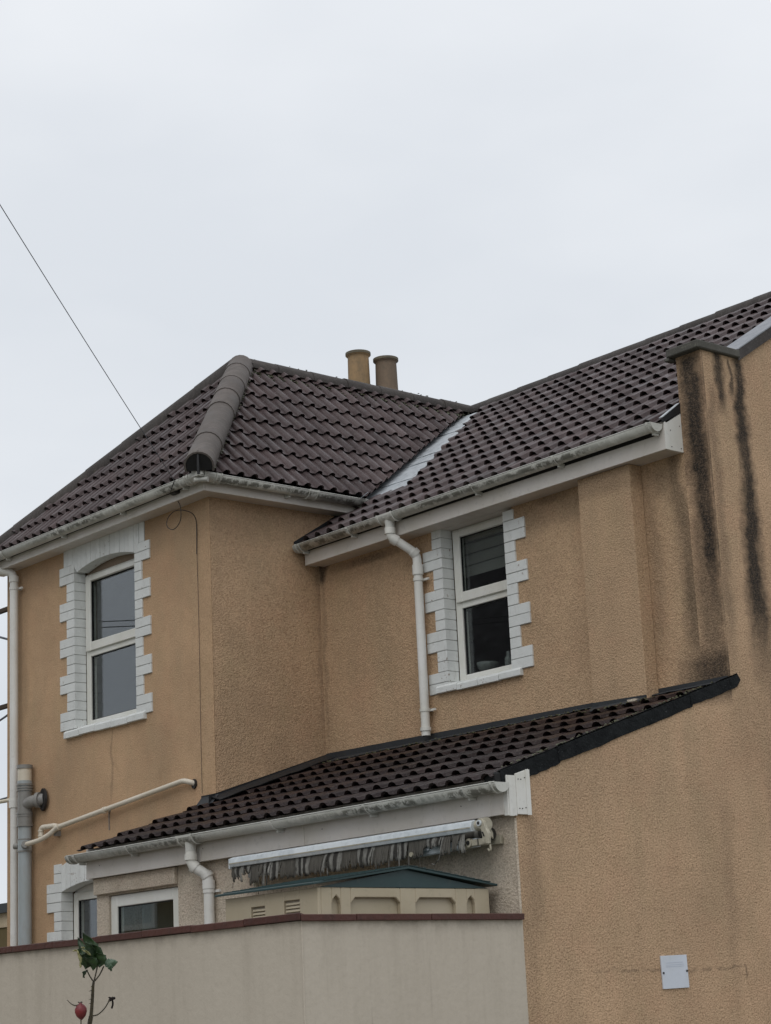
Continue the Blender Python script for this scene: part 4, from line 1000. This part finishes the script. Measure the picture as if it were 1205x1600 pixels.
# roof: ridge along x at the middle
rm = (sy0+sy1)/2; apz = .780
rf = MB()
poly = [(sx1+.03, sy0-.045, sze+.012), (sx1+.03, rm, apz+.008), (sx1+.03, sy1+.04, sze+.012), (sx1+.03, sy1+.04, sze+.024), (sx1+.03, rm, apz+.024), (sx1+.03, sy0-.045, sze+.024)]
rf.prism(poly, (sx0-sx1-.065, 0, 0)); rfo = rf.build('shed_roof', 'shed_roof', sh, bevel=.002)
MB().prism([(sx1-.01, sy0+.01, sze+.002), (sx1-.01, sy1-.01, sze+.002), (sx1-.01, rm, apz+.006)], (.012, 0, 0)).build('gable_panel', 'shed_roof', sh)
for i in range(10):
    for s_ in (-1, 1):
        y0 = rm+s_*.055*i*1.05; y1 = rm+s_*.055*(i+1)*1.05
        zf = lambda y: apz+.024-abs(y-rm)/(sy1+.04-rm)*(apz-sze)
        ya, yb = sorted((y0, y1)); lift = .006
        MB().prism([(sx1+.034, ya, zf(ya)+.001), (sx1+.034, yb, zf(yb)+.001), (sx1+.034, yb, zf(yb)+(lift if s_ > 0 else .002)), (sx1+.034, ya, zf(ya)+(lift if s_ < 0 else .002))], (sx0-sx1-.070, 0, 0)).build('shingle_strip', 'shed_roof', rfo)

# awning
aw = thing('awning', 'retracted folding-arm awning with tattered striped valance on the lean-to wall', 'awning', (-9.3, 7.60, 1.0))
fb = MB().prism([(-10.462, 7.500, .994), (-10.462, 7.490, 1.018), (-10.462, 7.498, 1.050), (-10.462, 7.525, 1.060), (-10.462, 7.555, 1.048), (-10.462, 7.560, 1.000)], (2.262, 0, 0)).build('front_rail', 'alu', aw, bevel=.003)
MB().box(-10.460, -8.205, 7.4905, 7.494, 1.014, 1.020).build('rail_groove', 'alu_cream', fb)
box('rail_end_cap', 'alu', fb, -10.474, -10.462, 7.495, 7.562, .985, 1.050, bevel=.003)
MB().cyl((-10.44, 7.635, .985), (-8.19, 7.635, .985), .036, 16).build('roller_tube', 'canvas', aw)
box('back_bar', 'alu_cream', aw, -10.45, -8.16, 7.668, 7.695, .93, .975)
MB().box(-10.38, -9.30, 7.575, 7.605, .925, .955).box(-10.20, -10.05, 7.53, 7.56, .935, .970).build('folding_arm', 'alu', aw, bevel=.004)
MB().prism([(-8.72, 7.545, .905), (-8.72, 7.545, .952), (-8.72, 7.585, .952), (-8.72, 7.585, .905)], (.50, 0, .012)).build('folding_arm', 'alu', aw, bevel=.005)
box('arm_pad', 'alu', aw, -8.70, -8.60, 7.525, 7.544, .930, .972, bevel=.004)
MB().cyl((-8.72, 7.56, .918), (-8.72, 7.50, .918), .014, 10).build('arm_pin', 'alu_cream', aw)
MB().cyl((-10.29, 7.60, .885), (-10.29, 7.56, .885), .021, 12).cyl((-10.29, 7.56, .885), (-10.29, 7.552, .885), .012, 10).build('arm_pivot', 'alu_cream', aw)
# right casting
cs = MB()
cs.cyl((-8.165, 7.545, 1.030), (-8.120, 7.545, 1.030), .036, 20); cs.cyl((-8.200, 7.545, 1.028), (-8.165, 7.545, 1.028), .030, 16)
cs.prism([(-8.145, 7.515, 1.005), (-8.145, 7.60, .950), (-8.145, 7.60, .985), (-8.145, 7.56, 1.045)], (.010, 0, 0))
co = cs.build('end_casting', 'alu_cream', aw, bevel=.004)
c2 = MB()
# front-facing cast plate (S-shaped) as seen from the yard
c2.prism([(-8.158, 7.50, 1.010), (-8.128, 7.50, 1.000), (-8.120, 7.50, .960), (-8.128, 7.50, .925), (-8.075, 7.50, .918), (-8.070, 7.50, .975), (-8.094, 7.50, 1.010), (-8.104, 7.50, 1.040), (-8.118, 7.50, 1.058), (-8.145, 7.50, 1.060), (-8.163, 7.50, 1.045)], (0, .022, 0))
c2.build('cast_plate', 'alu_cream', aw, bevel=.003)
MB().cyl((-8.134, 7.499, 1.034), (-8.134, 7.490, 1.034), .017, 16).build('hub_ring', 'alu', aw)
MB().cyl((-8.134, 7.492, 1.034), (-8.134, 7.487, 1.034), .009, 12).obox((-8.117, 7.498, .985), (.008, 0, 0), (.012, 0, -.026), (0, -.003, 0)).cyl((-8.128, 7.499, .962), (-8.128, 7.496, .962), .005, 8).build('bolt_hole_dark', 'black', aw)  # solid black bits stand in for the dark of bolt holes
c3 = MB().box(-8.245, -8.13, 7.53, 7.56, .920, .955); c3.cyl((-8.262, 7.525, .940), (-8.262, 7.56, .940), .024, 14); c3.prism([(-8.30, 7.53, .935), (-8.262, 7.53, .962), (-8.262, 7.53, .918), (-8.33, 7.53, .905)], (0, .03, 0))
c3.build('arm_joint', 'alu_cream', aw, bevel=.003)
MB().cyl((-8.262, 7.524, .940), (-8.262, 7.519, .940), .012, 10).cyl((-8.295, 7.529, .932), (-8.295, 7.526, .932), .006, 8).box(-8.19, -8.184, 7.527, 7.53, .92, .955).build('bolt_hole_dark', 'black', aw)  # black discs and bar imitate shaded holes and a gap
MB().tube([(-8.082, 7.52, .915), (-8.078, 7.52, .890), (-8.090, 7.52, .880), (-8.100, 7.52, .893)], .006, 8).build('winding_hook', 'alu_cream', aw)
# tattered valance: a folded sheet of many narrow strips with ragged lengths
vl = MB(); nx = 230; x0, x1 = -10.455, -8.270
prev = .1
lens = []
for i in range(nx):
    t = i/nx
    base = .115
    if t < .055: base = .075+.02*math.sin(i)
    elif t < .09: base = .050
    elif t < .13: base = .125
    elif t < .19: base = .155 if i % 5 < 2 else .085
    elif t > .84: base = .060 if t < .91 else .105
    elif t > .70: base = .10 if i % 9 else .17
    lens.append(base+R.uniform(-.010, .012)+(.030 if R.random() < .04 else 0)-(.03 if R.random() < .05 else 0))
for i in range(nx):
    xa, xb = x0+(x1-x0)*i/nx, x0+(x1-x0)*(i+1)/nx
    if .945 < i/nx < .955: continue
    rows = 6; vs = []
    for k in range(rows+1):
        s_ = k/rows
        for (xx, ph) in ((xa, i), (xb, i+1)):
            fold = .007*math.sin(ph*.55)*s_+.005*math.sin(ph*1.7+1)*s_+.012*s_*math.sin(ph*.11)
            vs.append((xx+.004*math.sin(s_*3+i*.4)*s_, 7.515-.004*s_+fold-.012*math.sin(s_*2.2), 1.002-lens[i]*s_))
    vl.add(vs, [(2*k, 2*k+1, 2*k+3, 2*k+2) for k in range(rows)], True)
vo = vl.build('valance', 'canvas', aw)
so_ = vo.modifiers.new('thick', 'SOLIDIFY'); so_.thickness = .0015
th = MB()
for (x, z0, l) in ((-10.455, .90, .035), (-9.02, .90, .06), (-8.66, .92, .10), (-8.95, .88, .03), (-9.6, .89, .03), (-8.50, .90, .045)):
    th.tube([(x, 7.515, z0), (x+.004, 7.51, z0-l*.5), (x-.002, 7.512, z0-l)], .0018, 5)
th.tube([(-8.455, 7.51, .99), (-8.44, 7.49, .93), (-8.47, 7.49, .87), (-8.52, 7.50, .845), (-8.55, 7.50, .852)], .0025, 6)
th.build('torn_threads', 'canvas', aw)

# plaque
pq = thing('wall_plaque', 'small pale grey rectangular plaque screwed to the tan gable wall', 'plaque', (XG, 8.88, .21))
def rot_rect(x, cy, cz, w, h, ang, t):
    c, s_ = math.cos(ang), math.sin(ang); pts = []
    for (a, b) in ((-w/2, -h/2), (w/2, -h/2), (w/2, h/2), (-w/2, h/2)): pts.append((x, cy+a*c-b*s_, cz+a*s_+b*c))
    return MB().prism(pts, (t, 0, 0))
rot_rect(XG+.001, 8.876, .2155, .219, .185, .020, .009).build('plate', 'plaque', pq, bevel=.001)
for k, (z_, w) in enumerate(((.268, .14), (.256, .15), (.246, .15))): rot_rect(XG+.0101, 8.878, z_, w, .0035, .020, .0008).build('print_line', 'print', pq)
for (y_, z_) in ((8.777, .210), (8.975, .219)): MB().cyl((XG+.010, y_, z_), (XG+.0135, y_, z_), .0065, 10).build('screw', 'screw', pq)

# telephone cable
tw = thing('telephone_cable', 'thin black telephone cable from upper left to the eave, looping down the wing front wall', 'cable', (-12.27, 8.35, 4.05))
P0, P1 = V(-12.15, yg-.05, 4.02), V(1.0, -7.26, 9.0)
pts = []
for i in range(31):
    t = i/30; p = P0.lerp(P1, t); p.z -= .30*4*t*(1-t); pts.append(p)
MB().tube(pts, .0027, 6).build('span_wire', 'grey_cable', tw)
lp = [(-12.15, yg-.05, 4.02), (-12.20, yg-.045, 3.97), (-12.30, 8.36, 3.97), (-12.322, 8.41, 3.946), (-12.262, 8.41, 3.88), (-12.232, 8.40, 3.813), (-12.240, 8.40, 3.751), (-12.286, 8.40, 3.710), (-12.354, 8.40, 3.700), (-12.420, 8.40, 3.740), (-12.428, 8.41, 3.800), (-12.365, 8.42, 3.844), (-12.285, 8.43, 3.842), (-12.21, 8.46, 3.815), (-12.20, 8.50, 3.785), (-12.222, YF-.012, 3.72), (-12.228, YF-.012, 3.50)]
def smooth(pts, n=5):
    P = [Vector(p) for p in pts]; P = [P[0]]+P+[P[-1]]; out = []
    for i in range(1, len(P)-2):
        for k in range(n):
            t = k/n; a, b, c, d = P[i-1], P[i], P[i+1], P[i+2]
            out.append(.5*((2*b)+(c-a)*t+(2*a-5*b+4*c-d)*t*t+(3*b-a-3*c+d)*t**3))
    return out+[P[-2]]
dp_ = [(-12.228+.004*math.sin(z_*3), YF-.010, 3.50-.1*k) for k, z_ in enumerate([0.1*i for i in range(19)])]
MB().tube(smooth(lp), .0034, 6).build('drop_loop', 'cable', tw)
MB().tube(dp_, .0016, 6).build('wall_run', 'cable', tw)
box('cable_anchor', 'cable', tw, -12.31, -12.23, yg+.01, 8.437, 3.955, 3.985, bevel=.008)

# pole behind the camera that carries the cable
def pole(label, x, y, h, grp=None):
    t_ = thing('telegraph_pole', label, 'pole', (x, y, ZB))
    MB().tube([(x, y, ZB), (x, y, h+.2)], [.13, .09], 14).build('shaft', 'wood', t_)
    MB().box(x-.5, x+.5, y-.05, y+.05, h-.25, h-.15).build('crossarm', 'wood', t_)
    return t_
pole('timber telegraph pole carrying the thin cable over the boundary wall', 1.0, -7.35, 9.0)
pole('timber telegraph pole left of the house, near end of twin overhead wires', -19.52, .04, 5.6)
pole('timber telegraph pole left of the house, far end of twin overhead wires', -27.1, 11.8, 5.6)
oc = thing('overhead_wires', 'pair of overhead wires mirrored in the upper wing window', 'wires', (-21.7, 3.4, 5))
for dz in (0, .075):
    a, b = V(-19.52, .04, 5.33+dz), V(-27.1, 11.8, 5.55+dz)
    MB().tube([a.lerp(b, i/12)-V(0, 0, .35*4*(i/12)*(1-i/12)) for i in range(13)], .006, 6).build('wire', 'cable', oc)

# aerial mast on brackets off the left end wall
am = thing('aerial_mast', 'dark metal brackets and looping cable off the far left end wall', 'mast', (-15.6, 8.9, 2.5))
MB().cyl((-16.6, 8.9, 1.9), (-16.6, 8.9, 4.4), .02, 10).build('pole', 'black', am)
for z_ in (3.775, 2.90): MB().box(-16.63, XL, 8.88, 8.92, z_-.035, z_).build('bracket', 'wood', am)
MB().tube(smooth([(-16.6, 8.86, 3.72), (-15.8, 8.80, 3.52), (-15.2, 8.80, 3.32), (XL, 8.78, 3.2)]), .010, 6).tube(smooth([(-15.2, 8.8, 3.1), (-15.32, 8.8, 2.85), (-15.8, 8.8, 2.72), (-16.6, 8.86, 2.68)]), .010, 6).tube([(XL, 8.8, 2.06), (-15.9, 8.8, 2.04)], .008, 6).build('cable', 'grey_cable', am)

# low building beyond, at the far left
nb = thing('outbuilding', 'low cream outbuilding with dark flat roof edge beyond the left end of the house', 'outbuilding', (-22, 14, ZB))
D = V(-19.184, 10.77, 0)*1.35; zk = 1.35
MB().box(D.x-6, D.x+1.2, D.y, D.y+5, ZB, 1.16*zk).build('wall', 'olive', nb)
MB().box(D.x-6.02, D.x+1.22, D.y-.02, D.y-.001, 1.16*zk, 1.305*zk).build('render_band', 'neigh_render', nb)
MB().box(D.x-6.1, D.x+1.3, D.y-.1, D.y+5.1, 1.305*zk, 1.40*zk).build('roof', 'dark_fascia', nb)
MB().box(D.x-6.0, D.x+1.2, D.y+.001, D.y+5, 1.16*zk, 1.305*zk).build('parapet', 'neigh_render', nb)

# neighbouring house off to the left, mirrored in the recessed window
nh = thing('neighbour_house', 'dark roofed neighbouring house mirrored in the recessed wall window', 'house', (-20, -4.5, ZB))
bx0, bx1, by0, by1 = -28.6, -14.5, -9, -2.2
MB().box(bx0, bx1, by0, by1, ZB, 4.2).build('wall', 'olive', nh)
MB().prism([(bx0-.3, by0-.4, 4.1), (bx0-.3, by1+.4, 4.1), (bx0-.3, (by0+by1)/2, 9.6)], (bx1-bx0+.6, 0, 0)).build('roof', 'neigh_roof', nh)
for k in range(5):
    x = bx0+1+k*1.9
    w_ = MB().box(x, x+1.0, by1+.001, by1+.05, 1.6, 3.0).build('window', 'pvc', nh); MB().box(x+.08, x+.92, by1+.051, by1+.056, 1.68, 2.92).build('pane', 'glass', w_)

# things on the recessed window's sill, inside
b_ = MB(); prof = [(.030, 2.40), (.055, 2.415), (.078, 2.45), (.080, 2.475), (.074, 2.475)]
b_.tube([(-10.45, 9.80, z_) for r, z_ in prof], [r for r, z_ in prof], 18); o = b_.build('bowl', 'dim_china'); tag(o, 'white bowl inside the recessed window on its sill', 'bowl')
o = MB().tube([(-10.22, 9.79, 2.40), (-10.22, 9.79, 2.47), (-10.22, 9.79, 2.49), (-10.22, 9.79, 2.52)], [.028, .028, .014, .013], 12).build('bottle', 'dim_china'); tag(o, 'small pale bottle inside the recessed window beside the bowl', 'bottle')

# rose plant in the near foreground
rp = thing('rose_plant', 'rose stem with green leaves, a red hip and a dead flower head near the camera', 'rose', (-2.985, 1.80, ZB))
KR = 3.5/F_PX/6.025
RC = V(-2.9748, 1.8389, .137)                       # middle of the leaf cluster, 3.5 m from the camera
def rq(a, b, dep=0.0): return RC+r_*((a-480)*KR)+d_*((b-300)*KR)+f_*dep
def rl(pts): return smooth([rq(*p) for p in pts], 4)
stem = MB()
p = rl([(480, 964), (495, 860, .002), (507, 690, .003), (514, 600), (520, 560)]); stem.tube(p, [.0034-.0013*i/len(p) for i in range(len(p))], 8)
p = rl([(480, 964), (486, 920), (495, 875)]); stem.tube(p, [.0040]*len(p), 8)
for q in ([(520, 560), (490, 505, -.004), (460, 440, -.006)], [(520, 560), (537, 490, .003), (552, 415, .004)], [(525, 555), (570, 500, .004), (606, 425, .008)], [(500, 868), (560, 852, -.003), (625, 790, -.004), (662, 725, -.002)]):
    p = rl(q); stem.tube(p, .0012, 6)
low = smooth([rq(480, 960), RC+V(0, 0, -.35)+r_*.00, RC+V(.03, -.02, -.9), V(-2.97, 1.85, ZB)], 6); stem.tube(low, [.004+.003*i/len(low) for i in range(len(low))], 8)
p = smooth([rq(405, 905), rq(405, 975), RC+V(0, 0, -.30)+r_*-.012, RC+V(0, 0, -.45)], 4); stem.tube(p, .0011, 6)
so_ = stem.build('stem', 'stem', rp)
thn = MB()
for k in range(9):
    c = rq(500+R.uniform(-6, 6), 600+k*38, .0); dr = (r_*R.choice((-1, 1))+d_*.3).normalized(); thn.tube([c, c+dr*.0045], [.001, .0002], 5)
thn.build('thorns', 'stem', rp)
def leaf(base, tip, side, w, fold=.35, curl=.2, mat='leaf', n=9, ser=.10, cup=0):
    base, tip, side = Vector(base), Vector(tip), Vector(side).normalized(); ax = tip-base; L = ax.length; t = ax.normalized()
    side = (side-t*side.dot(t)).normalized(); nn = t.cross(side); vs = []; cs = (-1, -.66, -.33, 0, .33, .66, 1)
    for i in range(n+1):
        u = i/n; prof = max(.03, math.sin(math.pi*min(1, u**.75))**.8) if u < 1 else .02
        for c in cs:
            jag = 1+(ser*(1 if i % 2 else -1) if abs(c) == 1 else 0)
            vs.append(base+t*(L*u)+side*(c*w*prof*jag*math.cos(fold*abs(c)))+nn*(abs(c)*w*prof*math.sin(fold)+curl*L*(u-.5)**2*-1+cup*w*(c*c)*u+.002*math.sin(u*9+c*3)))
    m = len(cs); o = MB().add(vs, [(i*m+j, i*m+j+1, (i+1)*m+j+1, (i+1)*m+j) for i in range(n) for j in range(m-1)], True).build('leaf', mat, rp)
    q = o.modifiers.new('thick', 'SOLIDIFY'); q.thickness = .0004
    return o
fr = -f_
leaf(rq(530, 420), rq(425, 118, .012), r_+fr*.5, .0155, .5, .3)
leaf(rq(470, 430, -.008), rq(500, 200, -.014), r_-fr*.2, .0180, .55, -.3)
leaf(rq(600, 405, .002), rq(470, 170, -.006), r_*1.0+fr*.9, .0120, .6, .5)
leaf(rq(460, 430, -.006), rq(392, 245, -.010), r_+fr*.8, .0070, .5, .2)
leaf(rq(585, 415, -.004), rq(560, 270, -.010), r_+fr*.2, .0130, .7, .4)
leaf(rq(540, 425, -.012), rq(455, 300, -.020), r_*.8+fr*.6, .0140, .5, .4)
leaf(rq(455, 300, -.022), rq(385, 165, .0), r_+fr*.3, .0080, .6, .6)
leaf(rq(425, 400, -.022), rq(395, 250, -.020), r_+fr*.7, .0030, .5, .2, 'leaf_yellow')
leaf(rq(515, 285, -.024), rq(430, 235, -.022), d_+fr*.5, .0024, .6, .6, 'leaf_yellow', ser=.02)
leaf(rq(455, 225, -.022), rq(425, 215, -.024), d_+fr*.2, .0018, .4, .3, 'leaf_yellow', ser=.02)
leaf(rq(385, 250, -.018), rq(348, 250, -.022), d_+fr*.4, .0018, .5, .4, 'leaf_yellow', ser=.02)
leaf(rq(610, 400, .004), rq(735, 385, .006), d_*.9+fr*.4, .0085, .3, .5, 'leaf_pale', cup=.4)
leaf(rq(670, 400, .0), rq(680, 460, -.002), r_+fr*.3, .0042, .4, .3, 'leaf_pale')
leaf(rq(458, 442, -.005), rq(425, 515, -.004), r_*.4+fr*.9, .0045, .5, .4)
for k, (dz, dx, mt) in enumerate(((-.45, .08, 'leaf'), (-.55, -.10, 'leaf'), (-.75, .10, 'leaf_pale'), (-.9, -.09, 'leaf'))):
    b0 = RC+V(.01, -.01, dz); leaf(b0, b0+r_*dx+V(0, 0, .03)-f_*.03, V(0, 0, 1)+f_*.4, .03, .3, .3, mt)
hp_ = MB(); prof = [(905, .0012), (890, .0045), (865, .0082), (830, .0102), (800, .0098), (775, .0070), (762, .0035), (748, .0022)]
hp_.tube([rq(408-(905-b)*.06, b, 0) for b, r in prof], [r for b, r in prof], 18); hp_.build('rose_hip', 'hip', rp)
sp = MB()
for q in ([(390, 765), (350, 775), (310, 755), (278, 722)], [(395, 760), (385, 745), (375, 742)], [(398, 758), (405, 742), (420, 745)]): 
    pp = rl(q); sp.tube(pp, [.0016-.0012*i/len(pp) for i in range(len(pp))], 5)
sp.build('sepals', 'stem', rp)
dh = MB()
for k in range(26):
    a = R.uniform(0, 6.28); e_ = R.uniform(-.6, 1.2); L_ = R.uniform(.003, .0075)
    c = rq(685, 715); dr = (r_*math.cos(a)*math.cos(e_)+fr*math.sin(a)*math.cos(e_)-d_*math.sin(e_)).normalized(); dh.tube([c, c+dr*L_*.6, c+dr*L_], [.0022, .0015, .0003], 5)
pp = rl([(690, 720), (694, 760), (684, 800)]); dh.tube(pp, [.0015, .0012]+[.0016]*(len(pp)-2), 6)
dh.build('dead_flower', 'dead', rp)
